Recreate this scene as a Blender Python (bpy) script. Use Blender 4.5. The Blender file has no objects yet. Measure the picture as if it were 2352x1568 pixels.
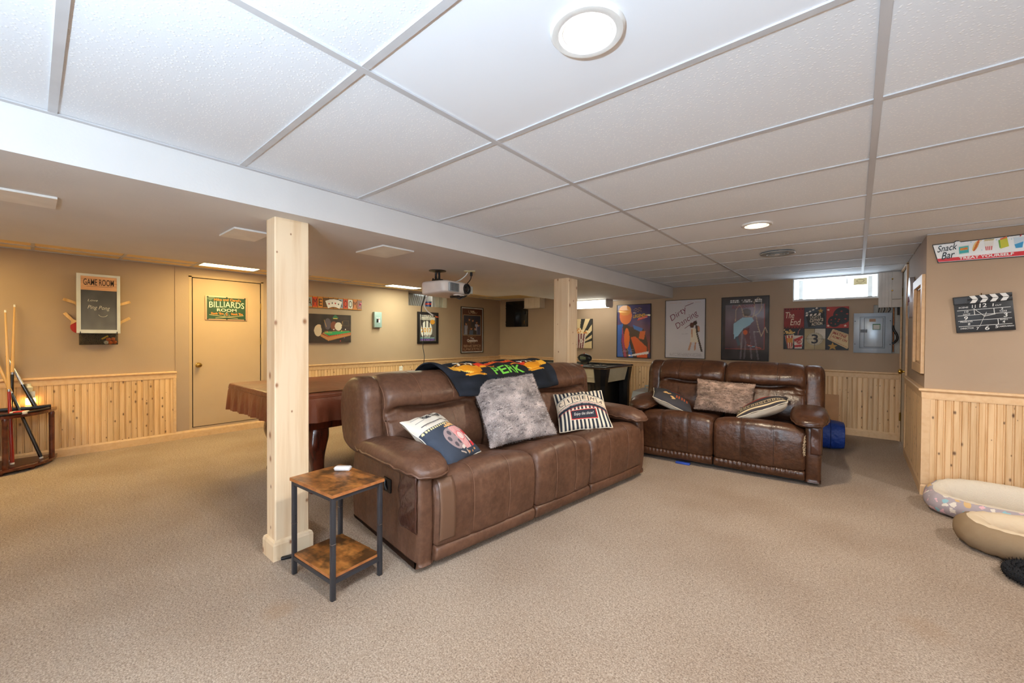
import bpy, bmesh, math, random
import numpy as np
from mathutils import Vector, Matrix

random.seed(7)
rng = np.random.default_rng(11)
SC = bpy.context.scene
COL = SC.collection
R = math.radians

# ------------------------------------------------------------------ camera
CAM_H = 1.239
cam_data = bpy.data.cameras.new('camera')
cam_data.sensor_fit = 'HORIZONTAL'
cam_data.sensor_width = 36.0
cam_data.lens = 935.0 / 2352.0 * 36.0
cam_data.clip_start = 0.02
cam = bpy.data.objects.new('camera', cam_data)
COL.objects.link(cam)
YAW, PITCH, ROLL = .7022, -.0119, .0057
cam.matrix_world = (Matrix.Translation((0, 0, CAM_H)) @ Matrix.Rotation(YAW, 4, 'Z')
                    @ Matrix.Rotation(math.pi / 2 + PITCH, 4, 'X') @ Matrix.Rotation(ROLL, 4, 'Z'))
SC.camera = cam

# ------------------------------------------------------------------ world, exposure
SC.view_settings.view_transform = 'Standard'
SC.view_settings.look = 'None'
SC.view_settings.gamma = 1.0
SC.view_settings.use_curve_mapping = False
SC.view_settings.exposure = 0.42
world = bpy.data.worlds.new('overcast_sky')
SC.world = world
world.use_nodes = True
world.node_tree.nodes['Background'].inputs[0].default_value = (.74, .87, 1.0, 1)
world.node_tree.nodes['Background'].inputs[1].default_value = 8.0
SC.cycles.max_bounces = 6
SC.cycles.diffuse_bounces = 4
SC.cycles.glossy_bounces = 2
SC.cycles.transmission_bounces = 4
SC.cycles.transparent_max_bounces = 8
SC.cycles.caustics_reflective = False
SC.cycles.caustics_refractive = False
SC.cycles.adaptive_threshold = .07
CAN_W = 20.0        # recessed ceiling lights (watts each)
TROFFER_E = 14.0     # fluorescent lens emission
UPLIGHT_W = 165.0       # added fill uplight behind the camera, shining up

# daylight portals: the added glazed door behind the camera, the high back-wall window
for _loc, _rot, _w, _h in (((.3, -2.24, 1.04), (R(90), 0, 0), 1.8, 1.92), ((-.236, 6.93, 1.902), (R(90), 0, R(180)), .88, .30)):
    _l = bpy.data.lights.new('daylight_portal', 'AREA'); _l.shape = 'RECTANGLE'; _l.size = _w; _l.size_y = _h; _l.cycles.is_portal = True
    _o = bpy.data.objects.new('daylight_portal', _l); COL.objects.link(_o); _o.location = _loc; _o.rotation_euler = _rot

# ------------------------------------------------------------------ colour and material helpers
def lin(c):
    c = c / 255.0
    return c / 12.92 if c <= .04045 else ((c + .055) / 1.055) ** 2.4
def rgb(r, g, b, a=1.0):
    return (lin(r), lin(g), lin(b), a)

class NT:
    def __init__(s, name):
        s.m = bpy.data.materials.new(name); s.m.use_nodes = True
        s.t = s.m.node_tree; s.b = s.t.nodes['Principled BSDF']
    def n(s, kind, **kw):
        nd = s.t.nodes.new(kind)
        for k, v in kw.items():
            if k.startswith('i_'): nd.inputs[k[2:].replace('_', ' ')].default_value = v
            else: setattr(nd, k, v)
        return nd
    def l(s, a, b): s.t.links.new(a, b)
    def val(s, k, v): s.b.inputs[k].default_value = v
    def ramp(s, src, stops, interp='LINEAR'):
        r = s.n('ShaderNodeValToRGB'); e = r.color_ramp; e.interpolation = interp
        while len(e.elements) < len(stops): e.elements.new(.5)
        for q, (p, c) in zip(e.elements, stops): q.position = p; q.color = c
        s.l(src, r.inputs[0]); return r.outputs[0]
    def coords(s, scale=(1, 1, 1), per_object=False, kind='Object'):
        tc = s.n('ShaderNodeTexCoord')
        mp = s.n('ShaderNodeMapping'); mp.inputs['Scale'].default_value = scale
        s.l(tc.outputs[kind], mp.inputs['Vector'])
        if per_object:
            oi = s.n('ShaderNodeObjectInfo')
            ml = s.n('ShaderNodeMath', operation='MULTIPLY'); ml.inputs[1].default_value = 97.3
            s.l(oi.outputs['Random'], ml.inputs[0])
            cb = s.n('ShaderNodeCombineXYZ'); s.l(ml.outputs[0], cb.inputs[0]); s.l(ml.outputs[0], cb.inputs[2]); s.l(ml.outputs[0], cb.inputs[1])
            s.l(cb.outputs[0], mp.inputs['Location'])
        return mp.outputs[0]
    def noise(s, vec, scale, detail=3, rough=.5):
        nz = s.n('ShaderNodeTexNoise'); nz.inputs['Scale'].default_value = scale
        nz.inputs['Detail'].default_value = detail; nz.inputs['Roughness'].default_value = rough
        if vec is not None: s.l(vec, nz.inputs['Vector'])
        return nz.outputs[0]
    def bump(s, h, strength=.3, dist=.01, prev=None):
        b = s.n('ShaderNodeBump'); b.inputs['Strength'].default_value = strength; b.inputs['Distance'].default_value = dist
        s.l(h, b.inputs['Height'])
        if prev is not None: s.l(prev, b.inputs['Normal'])
        return b.outputs[0]
    def mix(s, fac, a, b):
        m = s.n('ShaderNodeMix', data_type='RGBA')
        for k, v in ((0, fac), (6, a), (7, b)):
            if hasattr(v, 'is_linked') or hasattr(v, 'links'): s.l(v, m.inputs[k])
            else: m.inputs[k].default_value = v
        return m.outputs[2]

def plain(name, c, rough=.5, metal=0.0, spec=.5, coat=0.0, bump=None):
    t = NT(name); t.val('Base Color', rgb(*c)); t.val('Roughness', rough); t.val('Metallic', metal)
    t.val('Specular IOR Level', spec); t.val('Coat Weight', coat); t.val('Coat Roughness', .04)
    v = t.coords()
    if bump:
        t.l(t.bump(t.noise(v, bump[0], 3), bump[1], bump[2] if len(bump) > 2 else .002), t.b.inputs['Normal'])
    else:   # faint tonal variation so that no surface is perfectly flat
        nz = t.noise(v, 9, 2)
        t.l(t.ramp(nz, [(.3, rgb(*[max(0, x * .965) for x in c])), (.7, rgb(*[min(255, x * 1.02) for x in c]))]), t.b.inputs['Base Color'])
    return t.m
def emit(name, c, strength):
    t = NT(name); t.val('Base Color', rgb(*c)); t.val('Emission Color', rgb(*c)); t.val('Emission Strength', strength)
    return t.m
def wood(name, light, dark, knot=None, grain=(38, 38, 2.2), kscale=(9, 9, 5), ksize=.10, rough=.45, var=.12, coat=0.0, sparse=.5):
    t = NT(name); v = t.coords(per_object=True)
    mp = t.n('ShaderNodeMapping'); mp.inputs['Scale'].default_value = grain; t.l(v, mp.inputs['Vector'])
    nz = t.noise(mp.outputs[0], 1.0, 4, .55)
    col = t.ramp(nz, [(.33, rgb(*dark)), (.56, rgb(*light))])
    oi = t.n('ShaderNodeObjectInfo')
    hs = t.n('ShaderNodeHueSaturation'); mr = t.n('ShaderNodeMapRange')
    mr.inputs['To Min'].default_value = 1 - var; mr.inputs['To Max'].default_value = 1 + var * .6
    t.l(oi.outputs['Random'], mr.inputs['Value']); t.l(mr.outputs[0], hs.inputs['Value']); t.l(col, hs.inputs['Color'])
    out = hs.outputs[0]
    if knot:
        sx = t.n('ShaderNodeSeparateXYZ'); t.l(v, sx.inputs[0]); ad = t.n('ShaderNodeMath', operation='ADD'); t.l(sx.outputs[0], ad.inputs[0]); t.l(sx.outputs[1], ad.inputs[1])
        cb = t.n('ShaderNodeCombineXYZ'); t.l(ad.outputs[0], cb.inputs[0]); t.l(sx.outputs[2], cb.inputs[1])
        mk = t.n('ShaderNodeMapping'); mk.inputs['Scale'].default_value = (kscale[0], kscale[2], 1); t.l(cb.outputs[0], mk.inputs['Vector'])
        vo = t.n('ShaderNodeTexVoronoi', voronoi_dimensions='2D'); t.l(mk.outputs[0], vo.inputs['Vector']); vo.inputs['Scale'].default_value = 1.0
        wn = t.n('ShaderNodeSeparateColor'); t.l(vo.outputs['Color'], wn.inputs[0])
        gt = t.n('ShaderNodeMath', operation='GREATER_THAN'); t.l(wn.outputs[0], gt.inputs[0]); gt.inputs[1].default_value = sparse
        sz = t.n('ShaderNodeMath', operation='MULTIPLY_ADD'); t.l(wn.outputs[1], sz.inputs[0]); sz.inputs[1].default_value = 1.3; sz.inputs[2].default_value = .35
        dv = t.n('ShaderNodeMath', operation='DIVIDE'); t.l(vo.outputs['Distance'], dv.inputs[0]); t.l(sz.outputs[0], dv.inputs[1])
        fac = t.ramp(dv.outputs[0], [(0, (1, 1, 1, 1)), (ksize * .6, (.75, .75, .75, 1)), (ksize, (.2, .2, .2, 1)), (ksize * 1.5, (0, 0, 0, 1))])
        ml = t.n('ShaderNodeMath', operation='MULTIPLY'); t.l(fac, ml.inputs[0]); t.l(gt.outputs[0], ml.inputs[1])
        out = t.mix(ml.outputs[0], out, rgb(*knot))
    t.l(out, t.b.inputs['Base Color']); t.val('Roughness', rough); t.val('Coat Weight', coat)
    t.l(t.bump(nz, .08, .002), t.b.inputs['Normal'])
    return t.m
def attr_mat(name, rough=.5, coat=0.0, cloth=False):
    t = NT(name); a = t.n('ShaderNodeVertexColor', layer_name='Col'); t.l(a.outputs[0], t.b.inputs['Base Color'])
    t.val('Roughness', rough); t.val('Coat Weight', coat); t.val('Coat Roughness', .03)
    if cloth: t.l(t.bump(t.noise(t.coords(), 420, 2), .25, .001), t.b.inputs['Normal']); t.val('Specular IOR Level', .2)
    return t.m

# ------------------------------------------------------------------ object helpers
def prop(o, label=None, cat=None, group=None, kind=None):
    for k, v in (('label', label), ('category', cat), ('group', group), ('kind', kind)):
        if v: o[k] = v
    return o
def thing(name, label, cat, loc=(0, 0, 0), rz=0.0, group=None):
    o = bpy.data.objects.new(name, None); COL.objects.link(o); o.empty_display_size = .05
    o.location = loc; o.rotation_euler = (0, 0, rz)
    return prop(o, label, cat, group)
def obj(name, me, parent=None, loc=None, rot=None):
    o = bpy.data.objects.new(name, me); COL.objects.link(o); o.parent = parent
    if loc is not None: o.location = loc
    if rot is not None: o.rotation_euler = rot
    return o
def copy_tree(o, parent=None):
    c = o.copy(); COL.objects.link(c); c.parent = parent
    for ch in list(o.children): copy_tree(ch, c)
    return c

class MB:
    """collects vertices and faces; build() links them as one mesh object"""
    def __init__(s): s.v = []; s.f = []; s.mi = []
    def add(s, vs, fs, mi=0):
        b = len(s.v); s.v += [tuple(p) for p in vs]; s.f += [tuple(i + b for i in f) for f in fs]; s.mi += [mi] * len(fs); return s
    def box(s, x0, y0, z0, x1, y1, z1, mi=0):
        v = [(x0, y0, z0), (x1, y0, z0), (x1, y1, z0), (x0, y1, z0), (x0, y0, z1), (x1, y0, z1), (x1, y1, z1), (x0, y1, z1)]
        return s.add(v, [(0, 3, 2, 1), (4, 5, 6, 7), (0, 1, 5, 4), (1, 2, 6, 5), (2, 3, 7, 6), (3, 0, 4, 7)], mi)
    def rbox(s, x0, y0, z0, x1, y1, z1, r=.01, seg=2, mi=0):
        bm = bmesh.new(); bmesh.ops.create_cube(bm, size=1)
        for v in bm.verts:
            v.co = ((x0 + x1) / 2 + v.co.x * (x1 - x0), (y0 + y1) / 2 + v.co.y * (y1 - y0), (z0 + z1) / 2 + v.co.z * (z1 - z0))
        bmesh.ops.bevel(bm, geom=bm.edges[:], offset=r, segments=seg, profile=.5, affect='EDGES')
        bm.verts.index_update(); s.add([v.co[:] for v in bm.verts], [[v.index for v in f.verts] for f in bm.faces], mi); bm.free(); return s
    def prism(s, poly, a0, a1, axis='y', mi=0):
        """poly of (p,q); axis is the extrusion direction: y -> (p, a, q), z -> (p, q, a), x -> (a, p, q)"""
        k = {'y': lambda p, a: (p[0], a, p[1]), 'z': lambda p, a: (p[0], p[1], a), 'x': lambda p, a: (a, p[0], p[1])}[axis]
        n = len(poly); v = [k(p, a0) for p in poly] + [k(p, a1) for p in poly]
        f = [tuple(range(n)), tuple(range(2 * n - 1, n - 1, -1))] + [(i, i + n, (i + 1) % n + n, (i + 1) % n) for i in range(n)]
        return s.add(v, f, mi)
    def tube(s, pts, r, n=8, closed=False, mi=0, flat=None):
        pts = [Vector(p) for p in pts]; m = len(pts); rs = r if isinstance(r, (list, tuple)) else [r] * m
        ring = []; up = None
        for i in range(m):
            a = pts[i - 1] if (i > 0 or closed) else pts[i]; b = pts[(i + 1) % m] if (i < m - 1 or closed) else pts[i]
            t = (b - a).normalized()
            if up is None: up = Vector((0, 0, 1)) if abs(t.z) < .9 else Vector((1, 0, 0))
            sd = t.cross(up).normalized(); up = sd.cross(t).normalized()
            k = flat or (1, 1)
            ring.append([pts[i] + (sd * math.cos(2 * math.pi * j / n) * k[0] + up * math.sin(2 * math.pi * j / n) * k[1]) * rs[i] for j in range(n)])
        v = [p for q in ring for p in q]; f = []
        for i in range(m if closed else m - 1):
            for j in range(n):
                f.append((i * n + j, i * n + (j + 1) % n, ((i + 1) % m) * n + (j + 1) % n, ((i + 1) % m) * n + j))
        if not closed: f += [tuple(range(n - 1, -1, -1)), tuple((m - 1) * n + j for j in range(n))]
        return s.add(v, f, mi)
    def lathe(s, prof, n=24, c=(0, 0, 0), M=None, mi=0):
        """prof of (radius, height) turned about z (or about M's z)"""
        v = []; f = []; m = len(prof)
        for (r, z) in prof:
            for j in range(n):
                a = 2 * math.pi * j / n; v.append(Vector((r * math.cos(a), r * math.sin(a), z)))
        for i in range(m - 1):
            for j in range(n): f.append((i * n + j, i * n + (j + 1) % n, (i + 1) * n + (j + 1) % n, (i + 1) * n + j))
        f += [tuple(range(n - 1, -1, -1)), tuple((m - 1) * n + j for j in range(n))]
        v = [(M @ p if M else p) + Vector(c) for p in v]
        return s.add(v, f, mi)
    def grid(s, P, closed_u=False, closed_v=False, mi=0):
        """P: array nu x nv x 3"""
        nu, nv = len(P), len(P[0]); v = [tuple(P[i][j]) for i in range(nu) for j in range(nv)]; f = []
        for i in range(nu if closed_u else nu - 1):
            for j in range(nv if closed_v else nv - 1):
                f.append((i * nv + j, ((i + 1) % nu) * nv + j, ((i + 1) % nu) * nv + (j + 1) % nv, i * nv + (j + 1) % nv))
        return s.add(v, f, mi)
    def ball(s, c, r, n=12, mi=0, sc=(1, 1, 1)):
        P = [[(c[0] + r * sc[0] * math.sin(math.pi * i / n) * math.cos(2 * math.pi * j / (2 * n)), c[1] + r * sc[1] * math.sin(math.pi * i / n) * math.sin(2 * math.pi * j / (2 * n)), c[2] + r * sc[2] * math.cos(math.pi * i / n)) for j in range(2 * n)] for i in range(n + 1)]
        return s.grid(P, closed_v=True, mi=mi)
    def mesh(s, name, mats, smooth=None):
        me = bpy.data.meshes.new(name); me.from_pydata(s.v, [], s.f); me.validate()
        for m in (mats if isinstance(mats, (list, tuple)) else [mats]): me.materials.append(m)
        if len(me.polygons) == len(s.mi): me.polygons.foreach_set('material_index', s.mi)
        bm = bmesh.new(); bm.from_mesh(me); bmesh.ops.remove_doubles(bm, verts=bm.verts, dist=1e-6); bmesh.ops.recalc_face_normals(bm, faces=bm.faces); bm.to_mesh(me); bm.free()
        if smooth is not None:
            me.polygons.foreach_set('use_smooth', [True] * len(me.polygons)); me.set_sharp_from_angle(angle=R(smooth))
        return me
    def build(s, name, mats, parent=None, smooth=None, loc=None, rot=None):
        return obj(name, s.mesh(name, mats, smooth), parent, loc, rot)

def bx(name, mats, parent, x0, y0, z0, x1, y1, z1, r=0.0, loc=None, rot=None):
    m = MB(); (m.rbox(x0, y0, z0, x1, y1, z1, r) if r else m.box(x0, y0, z0, x1, y1, z1))
    return m.build(name, mats, parent, 40 if r else None, loc, rot)
def cr(pts, n, closed=True):
    """Catmull-Rom through pts, n samples"""
    pts = np.array(pts, float); m = len(pts); out = []
    for k in range(n):
        t = k / n * m if closed else k / (n - 1) * (m - 1); i = int(t); u = t - i
        if closed: p0, p1, p2, p3 = pts[(i - 1) % m], pts[i % m], pts[(i + 1) % m], pts[(i + 2) % m]
        else:
            i = min(i, m - 2); u = t - i
            p0, p1, p2, p3 = pts[max(i - 1, 0)], pts[i], pts[i + 1], pts[min(i + 2, m - 1)]
        out.append(.5 * ((2 * p1) + (-p0 + p2) * u + (2 * p0 - 5 * p1 + 4 * p2 - p3) * u * u + (-p0 + 3 * p1 - 3 * p2 + p3) * u ** 3))
    return np.array(out)

# ------------------------------------------------------------------ flat print: painted vertex grid and lettering
class Canvas:
    def __init__(s, w, h, n, bg):
        s.w, s.h = w, h; k = math.sqrt(n / (w * h)); s.nx, s.ny = max(2, int(w * k)), max(2, int(h * k))
        s.U, s.V = np.meshgrid(np.linspace(0, 1, s.nx), np.linspace(0, 1, s.ny)); s.C = np.zeros((s.ny, s.nx, 3)); s.C[:] = bg
    def put(s, m, c, a=1.0):
        m = np.asarray(m, float)[..., None] * a; s.C = s.C * (1 - m) + np.array(c, float) * m; return s
    def rect(s, x0, y0, x1, y1, c, a=1.0): return s.put((s.U >= x0) & (s.U <= x1) & (s.V >= y0) & (s.V <= y1), c, a)
    def ell(s, x, y, rx, ry, c, rot=0, a=1.0):
        dx, dy = (s.U - x), (s.V - y); k = s.h / s.w
        X = dx * math.cos(rot) + dy * k * math.sin(rot); Y = (-dx * math.sin(rot) + dy * k * math.cos(rot)) / k
        return s.put((X / rx) ** 2 + (Y / ry) ** 2 <= 1, c, a)
    def poly(s, pts, c, a=1.0):
        m = np.zeros(s.U.shape, bool); n = len(pts)
        for i in range(n):
            (x0, y0), (x1, y1) = pts[i], pts[(i + 1) % n]
            if y0 == y1: continue
            m ^= ((s.V >= min(y0, y1)) & (s.V < max(y0, y1)) & (s.U < (s.V - y0) * (x1 - x0) / (y1 - y0) + x0))
        return s.put(m, c, a)
    def line(s, pts, wd, c, a=1.0):
        m = np.zeros(s.U.shape, bool); k = s.h / s.w
        for (x0, y0), (x1, y1) in zip(pts[:-1], pts[1:]):
            dx, dy = x1 - x0, (y1 - y0) * k; L2 = dx * dx + dy * dy + 1e-12
            t = np.clip(((s.U - x0) * dx + (s.V - y0) * k * dy) / L2, 0, 1)
            m |= np.hypot(s.U - x0 - t * dx, (s.V - y0) * k - t * dy) < wd / 2
        return s.put(m, c, a)
    def grad(s, c0, c1, y0=0, y1=1, x0=0, x1=1):
        m = (s.U >= x0) & (s.U <= x1) & (s.V >= y0) & (s.V <= y1); t = np.clip((s.V - y0) / (y1 - y0), 0, 1)[..., None]
        s.C = np.where(m[..., None], np.array(c0) * (1 - t) + np.array(c1) * t, s.C); return s
    def mottle(s, amt, f=9):
        g = rng.random((f + 2, f + 2)); x = s.U * f; y = s.V * f; i = x.astype(int); j = y.astype(int); u = x - i; v = y - j
        n = g[j, i] * (1 - u) * (1 - v) + g[j, i + 1] * u * (1 - v) + g[j + 1, i] * (1 - u) * v + g[j + 1, i + 1] * u * v
        s.C = np.clip(s.C * (1 + (n[..., None] - .5) * 2 * amt), 0, 255); return s
    def lines_of_text(s, x0, x1, ys, th, c, dens=.75):
        for y in ys:
            x = x0
            while x < x1:
                wd = random.uniform(.015, .05)
                if random.random() < dens: s.rect(x, y - th / 2, min(x + wd, x1), y + th / 2, c)
                x += wd + .012
        return s
def paint_mesh(me, C):
    a = me.color_attributes.new('Col', 'FLOAT_COLOR', 'POINT')
    c = np.clip(C, 0, 255) / 255.0; c = np.where(c <= .04045, c / 12.92, ((c + .055) / 1.055) ** 2.4)
    a.data.foreach_set('color', np.concatenate([c, np.ones((len(c), 1))], 1).astype(np.float32).ravel())
def flat_print(name, cv, mat, parent, y=0.0, cx=0.0, cz=0.0):
    """painted sheet in the local x-z plane, facing -y"""
    X = (cv.U - .5) * cv.w + cx; Z = (cv.V - .5) * cv.h + cz
    v = np.stack([X.ravel(), np.full(X.size, y), Z.ravel()], 1); nx, ny = cv.nx, cv.ny
    idx = np.arange(nx * ny).reshape(ny, nx); f = np.stack([idx[:-1, :-1].ravel(), idx[:-1, 1:].ravel(), idx[1:, 1:].ravel(), idx[1:, :-1].ravel()], 1)
    me = bpy.data.meshes.new(name); me.from_pydata(v.tolist(), [], f.tolist()); me.materials.append(mat); paint_mesh(me, cv.C.reshape(-1, 3))
    return obj(name, me, parent)
def text_pts(body, shear=0.0, bold=0.0, spacing=1.0, res=3):
    cu = bpy.data.curves.new('glyphs', 'FONT'); cu.body = body; cu.shear = shear; cu.offset = bold; cu.space_character = spacing
    cu.resolution_u = res; cu.align_x = 'CENTER'
    o = bpy.data.objects.new('glyphs', cu); COL.objects.link(o); bpy.context.view_layer.update()
    me = bpy.data.meshes.new_from_object(o); bpy.data.objects.remove(o); bpy.data.curves.remove(cu)
    v = np.array([p.co[:] for p in me.vertices]); f = [tuple(p.vertices) for p in me.polygons]; bpy.data.meshes.remove(me)
    return v, f
def lettering(body, mat, parent, cx, cz, w, h, y=0.0, rot=0.0, shear=0.0, bold=0.0, arc=0.0, spacing=1.0, warp=None, name='lettering', fine=None):
    """lettering fitted into a w x h box centred at cx, cz of the local x-z plane"""
    v, f = text_pts(body, shear, bold, spacing)
    lo, hi = v.min(0), v.max(0); X = ((v[:, 0] - lo[0]) / (hi[0] - lo[0]) - .5) * w; Z = ((v[:, 1] - lo[1]) / (hi[1] - lo[1]) - .5) * h
    if arc: Z = Z + arc * (1 - (2 * X / w) ** 2)
    c, s = math.cos(rot), math.sin(rot); X, Z = X * c - Z * s + cx, X * s + Z * c + cz
    if warp is None:
        me = bpy.data.meshes.new(name); me.from_pydata(np.stack([X, np.full(len(X), y), Z], 1).tolist(), [], f)
    else:
        bm = bmesh.new(); bv = [bm.verts.new((x, 0, z)) for x, z in zip(X, Z)]
        for q in f:
            try: bm.faces.new([bv[i] for i in q])
            except ValueError: pass
        bmesh.ops.triangulate(bm, faces=bm.faces[:])
        for _ in range(4):
            e = [e for e in bm.edges if e.calc_length() > fine]
            if not e: break
            bmesh.ops.subdivide_edges(bm, edges=e, cuts=1); bmesh.ops.triangulate(bm, faces=[q for q in bm.faces if len(q.verts) > 3])
        for q in bm.verts: q.co = warp(q.co.x, q.co.z)
        me = bpy.data.meshes.new(name); bm.to_mesh(me); bm.free()
    me.materials.append(mat); o = obj(name, me, parent); o['kind'] = 'stuff'; return o

# ------------------------------------------------------------------ materials of the setting
def carpet_mat():
    t = NT('carpet'); v = t.coords()
    n1 = t.noise(v, 150, 4, .75); n2 = t.noise(v, 60, 3, .6); n3 = t.noise(v, 1.3, 3)
    base = t.ramp(n1, [(.36, rgb(104, 85, 68)), (.5, rgb(172, 149, 127)), (.62, rgb(212, 193, 172))])
    c2 = t.mix(.28, base, t.ramp(n2, [(.35, rgb(126, 103, 83)), (.62, rgb(198, 176, 153))]))
    big = t.ramp(n3, [(.35, rgb(236, 230, 224)), (.6, rgb(255, 255, 255))])
    ml = t.n('ShaderNodeMix', data_type='RGBA', blend_type='MULTIPLY'); ml.inputs[0].default_value = 1
    t.l(c2, ml.inputs[6]); t.l(big, ml.inputs[7])
    # two faint stains on the carpet
    out = ml.outputs[2]
    for (x, y, r, a) in ((-1.98, .72, .10, .34), (.24, 2.47, .12, .22)):
        d = t.n('ShaderNodeVectorMath', operation='DISTANCE'); t.l(v, d.inputs[0]); d.inputs[1].default_value = (x, y, 0)
        nz = t.noise(v, 24, 2); ad = t.n('ShaderNodeMath', operation='MULTIPLY_ADD'); t.l(nz, ad.inputs[0]); ad.inputs[1].default_value = .09; t.l(d.outputs['Value'], ad.inputs[2])
        k = t.ramp(ad.outputs[0], [(r * .7, (a, a, a, 1)), (r * 1.35, (0, 0, 0, 1))])
        out = t.mix(k, out, rgb(158, 118, 74))
    t.l(out, t.b.inputs['Base Color']); t.val('Roughness', 1.0); t.val('Specular IOR Level', .05)
    t.val('Sheen Weight', .15)
    t.l(t.bump(n1, .75, .012, t.bump(n2, .35, .012)), t.b.inputs['Normal'])
    return t.m
def wall_mat(name, c):
    t = NT(name); v = t.coords(); nz = t.noise(v, 90, 3)
    t.l(t.ramp(t.noise(v, 2.2, 3), [(.35, rgb(*[x * .975 for x in c])), (.65, rgb(*c))]), t.b.inputs['Base Color'])
    t.val('Roughness', .7); t.val('Specular IOR Level', .25); t.l(t.bump(nz, .22, .002), t.b.inputs['Normal']); return t.m
def tile_mat():
    t = NT('ceiling_tile'); v = t.coords(per_object=True)
    vo = t.n('ShaderNodeTexVoronoi'); vo.inputs['Scale'].default_value = 85; t.l(v, vo.inputs['Vector'])
    k = t.ramp(vo.outputs['Distance'], [(.12, (1, 1, 1, 1)), (.34, (0, 0, 0, 1))])
    t.l(t.mix(k, rgb(230, 234, 240), rgb(247, 249, 252)), t.b.inputs['Base Color'])
    t.val('Roughness', .75); t.l(t.bump(k, .25, .002, t.bump(t.noise(v, 160, 2), .08, .002)), t.b.inputs['Normal']); return t.m
M_CARPET = carpet_mat()
M_WALL = wall_mat('tan_wall_paint', (176, 153, 130))
M_SOFFIT = wall_mat('off_white_drywall', (220, 217, 215))
M_TILE = tile_mat()
M_TILE_SMOOTH = plain('smooth_tile', (236, 240, 247), .55, bump=(240, .03, .001))
M_TILE_WARM = plain('warm_tint_tile', (236, 210, 158), .8, bump=(90, .3, .003))  # yellow of age plus the warm lamp light, put into the colour
M_TEE = plain('shaded_tee_metal', (196, 195, 197), .45)  # greyer than the white metal; shade on the grid is in the colour
M_PINE = wood('knotty_pine', (230, 194, 148), (214, 172, 122), (92, 54, 30), ksize=.10, kscale=(17, 17, 9), sparse=.66)
M_PINE_TRIM = wood('pine_trim', (228, 192, 148), (220, 180, 134), None, grain=(30, 30, 30))
M_POST = wood('pale_pine_post', (236, 212, 178), (224, 194, 154), (146, 92, 52), grain=(26, 26, 1.4), kscale=(13, 13, 9), ksize=.13, sparse=.78)
M_WHITE = plain('white_paint', (232, 231, 228), .4)
M_OFFWHITE = plain('off_white_plastic', (226, 221, 214), .4)
M_BLACK = plain('black_plastic', (20, 20, 22), .35)
M_BRASS = plain('brass', (206, 164, 76), .22, 1.0)
M_CHROME = plain('chrome', (200, 200, 202), .15, 1.0)
M_DARKGAP = plain('dark_gap', (24, 20, 17), .9)
def clear_glass():
    t = NT('window_glass'); tr = t.n('ShaderNodeBsdfTransparent'); gl = t.n('ShaderNodeBsdfGlossy'); gl.inputs['Roughness'].default_value = .02
    mx = t.n('ShaderNodeMixShader'); mx.inputs[0].default_value = .06; t.l(tr.outputs[0], mx.inputs[1]); t.l(gl.outputs[0], mx.inputs[2])
    t.l(mx.outputs[0], t.t.nodes['Material Output'].inputs['Surface']); return t.m
M_GLASS = clear_glass()

XL, YB, XP, YP = -6.121, 6.811, .417, 4.592
XR, YF = 3.2, -2.2
ZC, ZL, ZS = 2.06, 2.05, 1.887
XB, XS1, XS2, YS = -2.307, -4.50, -4.0, 4.88
TH = .30                                      # outer wall thickness

def struct(o): o['kind'] = 'structure'; return o
def wall(name, axis, at, thick, a0, a1, holes=(), mat=M_WALL, z0=0.0, z1=2.3):
    """a wall in the plane axis = at, thick away from the room, with rectangular holes (a0, z0, a1, z1)"""
    m = MB(); A = sorted({a0, a1, *[h[0] for h in holes], *[h[2] for h in holes]}); Zs = sorted({z0, z1, *[h[1] for h in holes], *[h[3] for h in holes]})
    for i in range(len(A) - 1):
        for j in range(len(Zs) - 1):
            ca, cz = (A[i] + A[i + 1]) / 2, (Zs[j] + Zs[j + 1]) / 2
            if any(h[0] < ca < h[2] and h[1] < cz < h[3] for h in holes): continue
            lo, hi = min(at, at + thick), max(at, at + thick)
            if axis == 'x': m.box(lo, A[i], Zs[j], hi, A[i + 1], Zs[j + 1])
            else: m.box(A[i], lo, Zs[j], A[i + 1], hi, Zs[j + 1])
    return struct(m.build(name, mat))

# floor
g = MB().box(XL - TH, YF - TH, -.1, XR + TH, YB + TH, 0); floor = struct(g.build('floor', M_CARPET))
# walls
DOOR1 = (1.255, .115, 2.0, 1.935)
WELL = (4.361, 1.785, 5.275, 2.04)
wall_left = wall('wall_left', 'x', XL, -TH, YF - TH, YB + TH, [DOOR1, WELL])
WIN = (-.677, 1.752, .204, 2.052)
PANEL = (.16, 1.06, .413, 1.66)
wall_back = wall('wall_back', 'y', YB, TH, XL, XP + .1, [WIN, PANEL])
OPEN2 = (4.72, 1.03, 5.24, 1.69)
DOOR2 = (6.10, .0, 6.775, 2.035)
wall_side = wall('wall_side', 'x', XP, .11, YP, YB, [OPEN2, DOOR2])
wall_partition = wall('wall_partition', 'y', YP, .11, XP + .11, XR, [])
wall_right = wall('wall_right', 'x', XR, TH, YF, YP)
ADDED_GDOOR = (-.6, .08, 1.2, 2.0)
wall_front = wall('wall_front', 'y', YF, -TH, XL, XR, [ADDED_GDOOR])

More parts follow.
